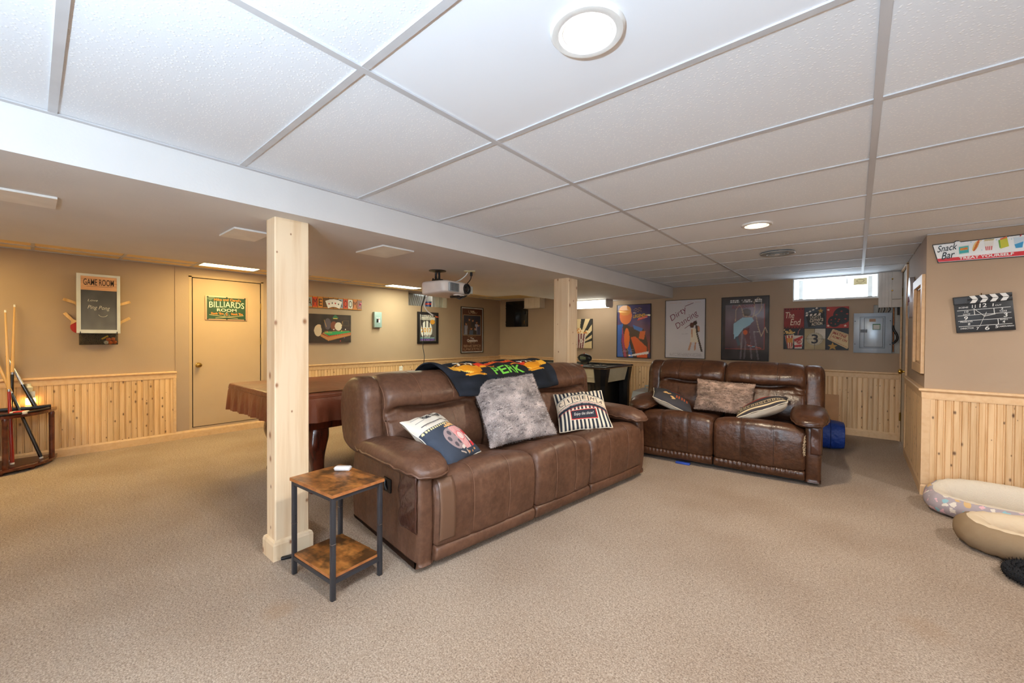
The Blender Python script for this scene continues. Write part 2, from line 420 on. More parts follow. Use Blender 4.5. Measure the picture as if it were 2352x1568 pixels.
# ceiling slab, then hung grid and tiles
ceiling = struct(MB().box(XL - TH, YF - TH, 2.16, XR + TH, YB + TH, 2.3).build('ceiling', M_SOFFIT))
TX = [XB, -1.1731, .0469, 1.2669, 2.4869, XR]
TY = [YF] + [.6662 + .61 * j for j in range(-4, 11)] + [YB]
tile_meshes = {}
def tile(x0, x1, y0, y1, z, smooth=False, warm_tint=False):
    k = (round(x1 - x0, 3), round(y1 - y0, 3), smooth, warm_tint)
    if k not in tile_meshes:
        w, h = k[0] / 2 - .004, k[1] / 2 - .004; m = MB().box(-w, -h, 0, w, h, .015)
        tile_meshes[k] = m.mesh('ceiling_tile', M_TILE_SMOOTH if smooth else M_TILE_WARM if warm_tint else M_TILE)
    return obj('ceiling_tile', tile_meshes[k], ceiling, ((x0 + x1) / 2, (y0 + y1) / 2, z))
CANS = [(-.563, .971), (-.563, 3.411)]
VENT = (-.59, 4.63)
for i in range(len(TX) - 1):
    for j in range(len(TY) - 1):
        cx, cy = (TX[i] + TX[i + 1]) / 2, (TY[j] + TY[j + 1]) / 2
        if TX[i] > XP and cy > YP + .2: continue
        x1, y1 = TX[i + 1], TY[j + 1]
        if TY[j] > YP: x1 = min(x1, XP)
        tile(TX[i], x1, TY[j], y1, ZC + .004, any(TX[i] < c[0] < x1 and TY[j] < c[1] < y1 for c in CANS))
tee = MB().box(-.012, -.5, 0, .012, .5, .006).mesh('tee', M_TEE)
def add_tee(x, y, L, along, z, name='ceiling_tee'):
    o = obj(name, tee, ceiling, (x, y, z)); o.scale = (1, L, 1); o.rotation_euler = (0, 0, 0 if along == 'y' else math.pi / 2); return o
for x in TX[1:-1]:
    y1 = YB if x < XP else YP
    add_tee(x, (YF + y1) / 2, y1 - YF, 'y', ZC - .002)
for y in TY[1:-1]:
    for i in range(len(TX) - 1):
        x1 = TX[i + 1]
        if y > YP and TX[i] > XP: continue
        if y > YP: x1 = min(x1, XP)
        add_tee((TX[i] + x1) / 2, y, x1 - TX[i], 'x', ZC - .001)
add_tee(XB + .010, (YF + YB) / 2, YB - YF, 'y', ZC - .003, 'wall_angle')
add_tee((XB + XP) / 2, YB - .010, XP - XB, 'x', ZC - .003, 'wall_angle')
add_tee((XP + XR) / 2, YP - .010, XR - XP, 'x', ZC - .003, 'wall_angle')
# games side ceiling, lower grid
GX = [XL, -5.86, -4.64, XS2]
GY = [YF] + [1.236 + .61 * j for j in range(-5, 10)] + [YB]
TROFF = [(-5.86, 1.236), (-5.86, 3.676), (-5.86, -1.204)]
for i in range(len(GX) - 1):
    for j in range(len(GY) - 1):
        if GX[i + 1] > XS1 and GY[j] < YS - .4: continue
        if any(abs(GX[i] - t[0]) < .01 and abs(GY[j] - t[1]) < .01 for t in TROFF): continue
        tile(GX[i], GX[i + 1], GY[j], GY[j + 1], ZL + .004, warm_tint=True)
for x in GX[1:-1]: add_tee(x, (YF + YB) / 2, YB - YF, 'y', ZL - .002)
for y in GY[1:-1]: add_tee((XL + XS2) / 2, y, XS2 - XL, 'x', ZL - .001)
add_tee(XL + .01, (YF + YB) / 2, YB - YF, 'y', ZL - .003, 'wall_angle')
# wide boxed soffit between the two halves of the room, narrower at the far end
s = MB().prism([(XB, YF), (XB, YB), (XS2, YB), (XS2, YS), (XS1, YS), (XS1, YF)], ZS, 2.16, 'z')
soffit = struct(s.build('soffit', M_SOFFIT))

# ------------------------------------------------------------------ wainscot planks, chair rails, baseboards
PW = .0475
def plank_mesh(h, w=PW):
    b = .0045   # bevelled edges and a raised bead between the boards
    prof = [(-w / 2, 0), (-w / 2, .004), (-w / 2 + b, .010), (w / 2 - .012, .010), (w / 2 - .010, .006), (w / 2 - .007, .0095), (w / 2 - .003, .0095), (w / 2, .005), (w / 2, 0)]
    return MB().prism([(p, -q) for p, q in prof], 0, h, 'z').mesh('plank', M_PINE)
def planks(parent, axis, at, a0, a1, z0, z1, sign=1, w=PW):
    """boards on the wall plane; local -y is the face of the board"""
    me = plank_mesh(z1 - z0, w); n = max(1, round((a1 - a0) / w)); st = (a1 - a0) / n
    for k in range(n):
        a = a0 + (k + .5) * st
        o = obj('plank', me, parent, (at, a, z0) if axis == 'x' else (a, at, z0))
        o.rotation_euler = (0, 0, (math.pi / 2 if sign > 0 else -math.pi / 2) if axis == 'x' else 0); o.scale = (st / w * .985, 1, 1)
def rail_prof(h0, h1): return [(0, h0), (-.014, h0), (-.016, h0 + .012), (-.018, h1 - .030), (-.026, h1 - .022), (-.034, h1 - .016), (-.034, h1 - .003), (-.030, h1), (0, h1)]
def base_prof(h): return [(0, 0), (-.017, 0), (-.017, h - .022), (-.012, h - .010), (-.008, h), (0, h)]
def run(name, prof, axis, at, a0, a1, sign, mat=M_PINE_TRIM, mitre=(0, 0)):
    """moulding along a wall: prof of (outward offset as negative, z)"""
    m = MB(); n = len(prof); v = []
    for a, mt in ((a0, mitre[0]), (a1, mitre[1])):
        for q, z in prof:
            d = -q * sign; aa = a - q * mt
            v.append((at + d, aa, z) if axis == 'x' else (aa, at + d, z))
    m.add(v, [tuple(range(n)), tuple(range(2 * n - 1, n - 1, -1))] + [(i, i + n, (i + 1) % n + n, (i + 1) % n) for i in range(n)])
    return struct(m.build(name, mat))
ZR = .81
planks(wall_left, 'x', XL, -.62, 1.095, .085, ZR - .075)
planks(wall_left, 'x', XL, 2.14, YB - .011, .085, ZR - .075)
planks(wall_back, 'y', YB, XL + .011, XP, .085, ZR - .06, w=.05)
planks(wall_partition, 'y', YP, XP + .03, 1.40, .085, .77, w=.0425)
planks(wall_side, 'x', XP, YP + .01, 6.02, .085, .77, sign=-1, w=.0475)
run('trim_1', rail_prof(ZR - .082, ZR), 'x', XL, YF, 1.105, 1)
run('trim_2', rail_prof(ZR - .082, ZR), 'x', XL, 2.10, YB, 1)
run('trim_3', rail_prof(ZR - .068, ZR + .018), 'y', YB, XL, XP, -1)
run('trim_4', rail_prof(.765, .848), 'y', YP, XP, XR, -1, mitre=(-1, 0))
run('trim_5', rail_prof(.765, .848), 'x', XP, YP, 6.03, -1, mitre=(-1, 0))
run('baseboard_left', base_prof(.092), 'x', XL, YF, YB, 1)
run('baseboard_back', base_prof(.092), 'y', YB, XL, XP, -1)
run('baseboard_partition', base_prof(.092), 'y', YP, XP, XR, -1, mitre=(-1, 0))
run('baseboard_side', base_prof(.092), 'x', XP, YP, 6.03, -1, mitre=(-1, 0))
run('baseboard_right', base_prof(.092), 'x', XR, YF, YP, -1)
# square end and corner strips of the wainscot
for k, (x0, y0, x1, y1, z1) in enumerate(((XL, 1.075, XL + .014, 1.103, ZR - .07), (XL, 2.10, XL + .014, 2.135, ZR - .07), (XP - .014, YP - .014, XP + .034, YP, .775))):
    struct(bx('trim_%d' % (k + 6), M_PINE_TRIM, None, x0, y0, .09, x1, y1, z1))

struct(bx('trim_9', M_WALL, None, XL, 1.096, ZR, XL + .007, 1.106, 2.045))
# ------------------------------------------------------------------ doors and windows of the shell
M_DOOR = wall_mat('tan_door_paint', (190, 164, 132))
def knob(parent, mat, loc, d):
    """turned knob pointing along d"""
    q = Vector(d).to_track_quat('Z', 'Y').to_matrix().to_4x4()
    return MB().lathe([(.031, 0), (.031, .006), (.012, .010), (.011, .030), (.024, .038), (.029, .052), (.024, .064), (.010, .068)], 20, loc, q).build('knob', mat, parent, 50)
d1 = struct(bx('door_1', M_DOOR, None, XL - .035, DOOR1[0] + .010, DOOR1[1] + .008, XL - .002, DOOR1[2] - .009, DOOR1[3] - .009))
knob(d1, M_BRASS, (XL - .002, 1.315, .872), (1, 0, 0))
for z in (1.62, 1.16): 
    h = MB().tube([(XL + .004, DOOR1[2] - .003, z - .045), (XL + .004, DOOR1[2] - .003, z + .045)], .006, 8).build('hinge', M_BRASS, d1, 50)
for a in ((DOOR1[0] - .03, .06, DOOR1[0], 1.95), (DOOR1[2], .06, DOOR1[2] + .03, 1.95), (DOOR1[0] - .03, DOOR1[3], DOOR1[2] + .03, DOOR1[3] + .03)):
    bx('jamb', M_DOOR, d1, XL - .08, a[0], a[1], XL + .002, a[2], a[3])
bx('door_stop', M_DARKGAP, d1, XL - .09, DOOR1[0], DOOR1[1], XL - .04, DOOR1[2], DOOR1[3])  # near-black, so the shade of the door gap sits in its colour
# door in the side wall, seen edge-on
M_DOOR2 = plain('grey_white_door', (206, 198, 186), .35)
d2 = struct(bx('door_2', M_DOOR2, None, XP + .004, DOOR2[0] + .008, .012, XP + .04, DOOR2[2] - .008, 2.028))
knob(d2, M_BRASS, (XP + .004, 6.17, .88), (-1, 0, 0))
for z in (1.80, .30):
    MB().tube([(XP - .006, DOOR2[2] - .004, z - .05), (XP - .006, DOOR2[2] - .004, z + .05)], .008, 8).build('hinge', M_BRASS, d2, 50)
for (y0, y1, z0, z1) in ((6.03, 6.10, 0, 2.045), (6.775, YB, 0, 2.045), (6.03, YB, 2.035, 2.055)):
    bx('casing', M_PINE_TRIM, d2, XP - .016, y0, z0, XP + .012, y1, z1)
# unseen glazed door, added behind the camera to let in more light
w3 = struct(MB().box(ADDED_GDOOR[0], YF - .16, ADDED_GDOOR[1], ADDED_GDOOR[2], YF - .155, ADDED_GDOOR[3]).build('added_window_3', M_GLASS))
for (x0, z0, x1, z1) in ((-.6, .08, -.53, 2), (1.13, .08, 1.2, 2), (-.6, .08, 1.2, .16), (-.6, 1.93, 1.2, 2), (.26, .08, .34, 2)):
    bx('window_frame', M_WHITE, w3, x0, YF - .19, z0, x1, YF - .12, z1)
# high window in the back wall
w1 = struct(MB().box(WIN[0] + .07, YB + .215, WIN[1] + .01, WIN[2] - .06, YB + .22, WIN[3]).build('window_1', M_GLASS))
for (x0, z0, x1, z1) in ((WIN[0], WIN[1], WIN[0] + .012, WIN[3]), (WIN[2] - .012, WIN[1], WIN[2], WIN[3])):
    bx('window_casing', M_WHITE, w1, x0, YB - .012, z0, x1, YB + .30, z1)
bx('window_sill', M_WHITE, w1, WIN[0], YB - .016, WIN[1] - .006, WIN[2], YB + .30, WIN[1] + .014)
bx('window_casing', M_WHITE, w1, WIN[0], YB - .0, WIN[3] - .006, WIN[2], YB + .30, WIN[3] + .004)
for x0, x1 in ((WIN[0] + .05, WIN[0] + .095), (WIN[2] - .10, WIN[2] - .055)):
    bx('window_frame', M_WHITE, w1, x0, YB + .19, WIN[1], x1, YB + .25, WIN[3])
bx('window_frame', M_WHITE, w1, WIN[0], YB + .19, WIN[1], WIN[2], YB + .25, WIN[1] + .035)
MB().box(-.11, YB + .18, 1.965, -.10, YB + .19, 2.05).build('window_latch', M_CHROME, w1)
cv = Canvas(.135, .088, 900, (206, 186, 140)); cv.line([(.15, .2), (.85, .25)], .02, (120, 100, 70)); cv.ell(.5, .6, .3, .25, (150, 128, 92)); cv.ell(.5, .6, .24, .18, (206, 186, 140))
M_PRINT = attr_mat('printed_paper', .6)
M_PRINT_GLOSS = attr_mat('print_behind_glass', .55, coat=1.0)
M_PRINT_CLOTH = attr_mat('printed_cloth', .9, cloth=True)
st = flat_print('window_sticker', cv, M_PRINT, w1, YB + .178, .030, 1.985)

# ------------------------------------------------------------------ lamps of the room, and lights added out of view
M_LENS = emit('lit_diffuser', (255, 246, 232), 7.0)
M_LENS_WARM = emit('lit_diffuser_warm', (255, 226, 168), 5.5)
E_WARM = emit('fluorescent_warm', (255, 226, 156), TROFFER_E)
E_COOL = emit('fluorescent_cool', (244, 246, 214), TROFFER_E)
def can_light(x, y, label, group, lens, col, power):
    t = thing('recessed_light', label, 'ceiling light', (x, y, ZC), 0, group)
    MB().lathe([(.060, .006), (.064, -.003), (.076, -.008), (.094, -.007), (.100, .0), (.100, .012), (.060, .012)], 40).build('trim_ring', M_WHITE, t, 40)
    MB().lathe([(.001, .0015), (.062, .0015), (.062, .008), (.001, .008)], 40).build('diffuser', lens, t, 40)
    l = bpy.data.lights.new('bulb', 'AREA'); l.shape = 'DISK'; l.size = .11; l.energy = power; l.color = col
    o = bpy.data.objects.new('bulb', l); COL.objects.link(o); o.parent = t; o.location = (0, 0, -.004)
can_light(*CANS[0], 'large round recessed ceiling light with white trim ring nearest the viewer', None, M_LENS, (1, .985, .97), CAN_W)
can_light(*CANS[1], 'small warm round recessed ceiling light beyond the loveseat, near the round vent', None, M_LENS_WARM, (1, .84, .62), CAN_W)
for x, y, wh in ((-.563, -1.469, 'straight behind the viewer'), (1.877, .971, 'to the right of the viewer'), (1.877, -1.469, 'in the corner behind the viewer'), (1.877, 3.411, 'above the dog beds')):
    can_light(x, y, 'added round recessed ceiling light, unseen, ' + wh, 'added recessed lights, unseen', M_LENS, (1, .985, .97), CAN_W)  # unseen fittings, added on the same spacing for more light
def troffer(x, y, lens, label):
    t = thing('troffer_light', label, 'ceiling light', (x + .61, y + .305, ZL))
    bx('lens', lens, t, -.585, -.28, -.001, .585, .28, .004)
    for a in ((-.606, -.301, -.585, .301), (.585, -.301, .606, .301), (-.585, -.301, .585, -.28), (-.585, .28, .585, .301)):
        bx('frame', M_TEE, t, a[0], a[1], -.004, a[2], a[3], .01)
    bx('housing', M_TEE, t, -.606, -.301, .006, .606, .301, .08)
troffer(*TROFF[0], E_WARM, 'warm yellow fluorescent ceiling panel above the tan door')
troffer(*TROFF[1], E_COOL, 'pale fluorescent ceiling panel beside the hanging projector')
troffer(*TROFF[2], E_WARM, 'added fluorescent ceiling panel above the cue rack, outside the picture')  # unseen panel, added to brighten the games side
t = thing('wrap_light', 'bright boxy fluorescent light hanging under the soffit by the back wall', 'ceiling light', (-3.62, 6.38, ZS))
bx('base_plate', M_WHITE, t, -.40, -.12, -.018, .40, .12, 0)
MB().prism([(-.12, -.018), (-.12, -.10), (-.095, -.135), (.095, -.135), (.12, -.10), (.12, -.018)], -.385, .385, 'x').build('diffuser', emit('wrap_diffuser', (255, 252, 236), 4.5), t)
for x in (-.40, .385): MB().prism([(-.125, -.012), (-.125, -.102), (-.098, -.14), (.098, -.14), (.125, -.102), (.125, -.012)], x, x + .015, 'x').build('end_cap', M_WHITE, t)
# uplight on a stand, added in place of flash bounced off the ceiling
t = thing('added_uplight', 'added uplight on a stand behind the viewer, in place of bounced flash', 'lamp', (-.1, -1.0, 0))
MB().lathe([(.001, 0), (.14, 0), (.14, .02), (.03, .035), (.001, .035)], 32).build('base', M_BLACK, t, 40)
MB().tube([(0, 0, .03), (0, 0, 1.2)], .012, 12).build('pole', M_BLACK, t, 40)
MB().lathe([(.012, 1.20), (.05, 1.21), (.13, 1.26), (.17, 1.32), (.165, 1.32), (.12, 1.27), (.04, 1.23), (.012, 1.23)], 32).build('bowl', M_BLACK, t, 40)
l = bpy.data.lights.new('bulb', 'AREA'); l.shape = 'DISK'; l.size = .2; l.energy = UPLIGHT_W; l.color = (.62, .82, 1.0)
o = bpy.data.objects.new('bulb', l); COL.objects.link(o); o.parent = t; o.location = (0, 0, 1.31); o.rotation_euler = (math.pi, 0, 0)

# ------------------------------------------------------------------ ceiling fittings
M_VENT = plain('vent_metal', (176, 180, 182), .35, .3)
t = thing('ceiling_vent', 'round white metal air vent in a ceiling tile above the loveseat', 'vent', (VENT[0], VENT[1], ZC))
MB().lathe([(.095, 0), (.135, -.002), (.145, -.010), (.140, -.016), (.100, -.012)], 40).build('rim', M_VENT, t, 40)
for r in (.074, .042):
    MB().lathe([(r, -.006), (r + .012, -.020), (r + .016, -.018), (r + .006, -.004)], 36).build('louvre', M_VENT, t, 40)
MB().lathe([(.001, -.022), (.022, -.022), (.020, -.016), (.001, -.016)], 24).build('centre_cap', M_WHITE, t, 40)
MB().lathe([(.001, -.001), (.10, -.001), (.10, .01), (.001, .01)], 32).build('duct', M_DARKGAP, t, 40)  # dark disc; shade inside the duct is put into its colour
for (x0, y0, x1, y1, lab) in ((-3.14, -.16, -2.90, .085, 'white cover plate on the soffit underside at the left picture edge'), (-3.15, .79, -2.85, .99, 'white cover plate on the soffit half behind the near post'), (-2.95, 1.62, -2.575, 1.885, 'white square cover plate on the soffit right of the near post')):
    t = thing('cover_plate', lab, 'plate', ((x0 + x1) / 2, (y0 + y1) / 2, ZS)); w, h = (x1 - x0) / 2, (y1 - y0) / 2
    MB().prism([(-w, -h), (w, -h), (w, h), (-w, h)], -.010, 0, 'z').build('plate', M_WHITE, t)
    bx('edge', plain('plate_edge', (206, 196, 182), .5), t, -w + .004, -h + .004, -.0, w - .004, h - .004, .002)

# ------------------------------------------------------------------ wooden posts
def post(x0, y0, x1, y1, label):
    cx, cy = (x0 + x1) / 2, (y0 + y1) / 2; w, h = (x1 - x0) / 2, (y1 - y0) / 2
    t = thing('support_post', label, 'post', (cx, cy, 0)); c = .006
    def sec(w, h, c): return [(-w + c, -h), (w - c, -h), (w, -h + c), (w, h - c), (w - c, h), (-w + c, h), (-w, h - c), (-w, -h + c)]
    MB().prism(sec(w, h, c), 0, ZS, 'z').build('shaft', M_POST, t)
    q = .016
    for (a0, a1, rz, L, off) in ((0, 0, 0, w, h), (0, 0, math.pi, w, h), (0, 0, math.pi / 2, h, w), (0, 0, -math.pi / 2, h, w)):
        pr = [(off, 0), (off + q, 0), (off + q, .085), (off + q * .7, .10), (off, .108)]
        v = [(-(L + (p - off)), -p, z) for p, z in pr] + [(L + (p - off), -p, z) for p, z in pr]; n = len(pr)
        m = MB(); m.add(v, [tuple(range(n)), tuple(range(2 * n - 1, n - 1, -1))] + [(i, i + n, (i + 1) % n + n, (i + 1) % n) for i in range(n)])
        m.build('base_board', M_POST, t, rot=(0, 0, rz))
post(-2.552, .862, -2.428, 1.045, 'tall pale pine post with base trim beside the small side table')
post(-2.605, 3.80, -2.41, 3.99, 'knotty pine post behind the far end of the three-seat sofa')

# ------------------------------------------------------------------ projector hung from the soffit
t = thing('ceiling_mount', 'black round projector mount screwed to the soffit', 'mount', (-3.174, 2.604, ZS))
MB().lathe([(.001, 0), (.085, 0), (.085, -.006), (.05, -.010), (.03, -.018), (.001, -.018)], 32).build('plate', M_BLACK, t, 40)
for dx in (-.022, .022): MB().tube([(dx, 0, -.015), (dx * 1.2, 0, -.05), (dx * 1.1, 0, -.085)], [.012, .010, .013], 10).build('arm', M_BLACK, t, 40)
bx('bracket', M_BLACK, t, -.05, -.03, -.098, .05, .03, -.086)
PRZ = R(8)
pj = thing('projector', 'white home cinema projector hanging upside down from the soffit', 'projector', (-3.10, 2.66, 1.705), PRZ)
def superbox(a, b, c, e, n=28):
    P = []
    for i in range(n + 1):
        th = -math.pi / 2 + math.pi * i / n; row = []
        for j in range(2 * n):
            ph = -math.pi + 2 * math.pi * j / (2 * n)
            f = lambda w, m: math.copysign(abs(w) ** m, w)
            row.append((a * f(math.cos(th), e) * f(math.cos(ph), e), b * f(math.cos(th), e) * f(math.sin(ph), e), c * f(math.sin(th), e)))
        P.append(row)
    return P
# front of the body faces +x in its own frame
P = superbox(.160, .215, .066, .30)
P = [[(x * (1 + .10 * (1 - (y / .215) ** 2)) if x > 0 else x, y, z + (.010 * (x / .160) if z < 0 else 0)) for x, y, z in r] for r in P]
M_PROJ = plain('warm_white_plastic', (228, 220, 214), .35)
MB().grid(P, closed_v=True).build('body', M_PROJ, pj, 50)
MB().lathe([(.052, 0), (.052, .020), (.040, .022), (.036, .010), (.001, .006), (.001, 0)], 28, (.166, .095, .0), Matrix.Rotation(math.pi / 2, 4, 'Y')).build('lens', M_BLACK, pj, 40)
MB().lathe([(.001, .016), (.018, .014), (.030, .010), (.030, .0), (.001, 0)], 24, (.174, .095, 0), Matrix.Rotation(math.pi / 2, 4, 'Y')).build('lens_glass', plain('dark_lens', (12, 14, 22), .05, coat=1), pj, 40)
gr = bx('vent_grille', plain('grey_grille', (168, 176, 180), .4), pj, .158, -.165, -.044, .181, -.015, .044, .012)
for k in range(6): bx('grille_slot', M_BLACK, gr, .170, -.152 + k * .020, -.036, .1822, -.142 + k * .020, .036)
bx('corner_window', plain('smoky_window', (190, 200, 200), .2), pj, .135, .168, -.038, .166, .208, .038, .008)
bx('control_tab', M_PROJ, pj, .10, -.02, -.069, .152, .09, -.058, .004)
bx('tab_hole', M_BLACK, pj, .125, .01, -.0695, .145, .04, -.068)
MB().lathe([(.012, 0), (.014, .012), (.001, .014)], 16, (.02, -.03, .060)).build('foot', M_PROJ, pj, 40)
bx('cable_bundle', M_BLACK, pj, .02, .02, -.088, .13, .055, -.066, .008)
for k in range(3): MB().tube([(.05 + .02 * k, .04, -.075), (.09 + .01 * k, .09, -.095 + .01 * k), (.14, .10 - .02 * k, -.078), (.15, .13, -.06)], .005, 6).build('cable', M_BLACK, pj, 60)
bx('clip', M_BLACK, pj, -.06, -.14, .058, -.05, -.13, .095)
t = thing('ceiling_outlet', 'ivory outlet plate on the soffit with projector plugs in it', 'outlet', (-2.955, 2.83, ZS), R(45))
bx('plate', plain('ivory_plastic', (222, 208, 164), .4), t, -.055, -.055, -.006, .055, .055, 0, .002)
for dy in (-.022, .022): bx('socket', plain('ivory_plastic_dark', (200, 184, 140), .4), t, -.017, dy - .014, -.010, .017, dy + .014, -.005)
t = prop(MB().tube(cr([(-2.965, 2.815, ZS - .012), (-2.985, 2.80, 1.84), (-3.03, 2.77, 1.80), (-3.10, 2.74, 1.775), (-3.14, 2.72, 1.758)], 20, False), .006, 8).build('power_cord', M_WHITE, None, 60), 'white power cord from the soffit outlet down to the projector', 'cord')
t = prop(MB().tube([(-2.94, 2.84, ZS - .010), (-2.94, 2.84, 1.84)], .013, 10).build('plug', M_BLACK, None, 60), 'black plug hanging from the ivory soffit outlet', 'plug')
MB().tube(cr([(-2.94, 2.84, 1.842), (-2.943, 2.835, 1.81), (-2.965, 2.82, 1.775), (-2.99, 2.80, 1.745)], 12, False), .005, 6).build('cord', M_BLACK, t, 60)
# cables dropping from the projector
a = (-3.27, 2.53, 1.655)
prop(MB().tube(cr([a, (-3.285, 2.52, 1.59), (-3.315, 2.52, 1.53), (-3.32, 2.52, 1.47)], 16, False), .007, 6, flat=(1, .45)).build('flat_cable', M_BLACK, None, 60), 'flat black cable dropping from the projector, left of the white one', 'cable')
c = prop(MB().tube(cr([(-3.25, 2.55, 1.645), (-3.315, 2.55, 1.56), (-3.28, 2.55, 1.50), (-3.22, 2.55, 1.465), (-3.165, 2.55, 1.44)], 22, False), .007, 8).build('white_cable', M_WHITE, None, 60), 'curved white cable dangling from the projector in front of the framed poster', 'cable')
MB().tube([(-3.165, 2.55, 1.44), (-3.150, 2.556, 1.430)], .008, 8).build('connector', M_BLACK, c, 60)
for k, col in enumerate(((230, 120, 40), (220, 60, 50))): MB().tube([(-3.152 + .006 * k, 2.556 + .006 * k, 1.432), (-3.130 + .008 * k, 2.565 + .008 * k, 1.424)], .005, 6).build('cable_tip', plain('tip_%d' % k, col), c, 60)
prop(MB().tube(cr([(-3.32, 2.52, 1.48), (-3.345, 2.54, 1.38), (-3.335, 2.56, 1.25), (-3.345, 2.56, 1.13), (-3.32, 2.56, 1.03), (-3.34, 2.56, .93), (-3.345, 2.57, .83)], 30, False), .0035, 6).build('thin_cord', M_BLACK, None, 60), 'thin black cord hanging down behind the sofa below the framed poster', 'cord')

# ------------------------------------------------------------------ leather recliners
def leather(name, c, c2, rough, worn):
    t = NT(name); v = t.coords()
    n1 = t.noise(v, 5, 4, .6); n2 = t.noise(v, 34, 3, .6)
    col = t.mix(.25, t.ramp(n1, [(.32, rgb(*c2)), (.62, rgb(*c))]), t.ramp(n2, [(.38, rgb(*c2)), (.68, rgb(*worn))]))
    t.l(col, t.b.inputs['Base Color'])
    t.l(t.ramp(n1, [(.3, (rough - .06,) * 3 + (1,)), (.7, (rough + .08,) * 3 + (1,))]), t.b.inputs['Roughness'])
    t.val('Specular IOR Level', .5)
    vo = t.n('ShaderNodeTexVoronoi'); vo.inputs['Scale'].default_value = 260; t.l(v, vo.inputs['Vector'])
    t.l(t.bump(vo.outputs['Distance'], .12, .001, t.bump(n2, .22, .004, t.bump(t.noise(v, 13, 3, .6), .42, .014))), t.b.inputs['Normal'])
    return t.m
M_SOFA = leather('sofa_leather', (100, 68, 50), (74, 47, 33), .43, (130, 94, 71))
M_LOVE = leather('loveseat_leather', (78, 47, 29), (50, 28, 17), .33, (108, 70, 45))
M_SEAM = plain('pale_seam', (128, 92, 70), .55)
M_SEAM_D = plain('dark_seam', (44, 26, 16), .6)
M_PATCH = plain('dark_patch', (70, 42, 34), .22, coat=.3, bump=(30, .35, .01))
M_TAPE = plain('brown_tape', (104, 76, 58), .32, bump=(60, .2, .003))

def closed_profile(pts, n=88):
    p = cr(pts, n); t = np.roll(p, -1, 0) - np.roll(p, 1, 0); nr = np.stack([t[:, 1], -t[:, 0]], 1); nr /= np.linalg.norm(nr, axis=1)[:, None] + 1e-9
    area = .5 * np.sum(p[:, 0] * np.roll(p[:, 1], -1) - np.roll(p[:, 0], -1) * p[:, 1])
    return p, nr if area > 0 else -nr
def cushion(name, mat, parent, pts, x0, x1, r=.04, nx=30, off=None, mod=None, n=88):
    """closed y-z profile run along x, rounded at both ends; off(s, y, z, nrm) pushes along the normal, mod moves points"""
    p, nr = closed_profile(pts, n); c = (x0 + x1) / 2; hw = (x1 - x0) / 2
    st = [(-hw + r * (1 - math.sin(a)), r * (1 - math.cos(a))) for a in np.linspace(math.pi / 2, 0, 6)]
    st = [(x, i) for x, i in st] + [(x, 0) for x in np.linspace(-hw + r, hw - r, nx)[1:-1]] + [(-x, i) for x, i in reversed(st)]
    P = []
    for x, ins in st:
        s = x / hw; row = []
        for (y, z), (ny, nz) in zip(p, nr):
            d = -ins + (off(s, y, z, ny, nz) if off else 0)
            q = [c + x, y + ny * d, z + nz * d]
            if mod: q = mod(s, q)
            row.append(q)
        P.append(row)
    m = MB(); m.grid(P, closed_v=True); b = len(p); m.f.append(tuple(range(b))); m.f.append(tuple(len(m.v) - b + i for i in range(b - 1, -1, -1))); m.mi += [0, 0]
    return m.build(name, mat, parent, 70)
def g(x, w): return math.exp(-(x / w) ** 2)

def seat_prof(k): return [(.62, .28), (.62, .42), (.46, .445), (.24, .452), (.09, .478), (.0, .482), (-.052, .450), (-.070, .38), (-.072, .27), (-.062, .16), (-.050, .120), (-.01, .116), (.03, .16), (.06, .26), (.14, .29), (.4, .28)]
BACK = [(.52, .40), (.475, .47), (.470, .55), (.495, .64), (.535, .72), (.555, .755), (.535, .80), (.545, .875), (.60, .945), (.70, .985), (.80, .975), (.88, .915), (.905, .80), (.86, .60), (.80, .42), (.66, .38)]
WING = [(.58, .50), (.545, .55), (.565, .64), (.585, .76), (.595, .86), (.64, .935), (.72, .970), (.82, .960), (.90, .90), (.93, .78), (.90, .62), (.86, .52), (.72, .48)]
def profile_line(pts, xs, off, n, sel, z_shift=None):
    return None

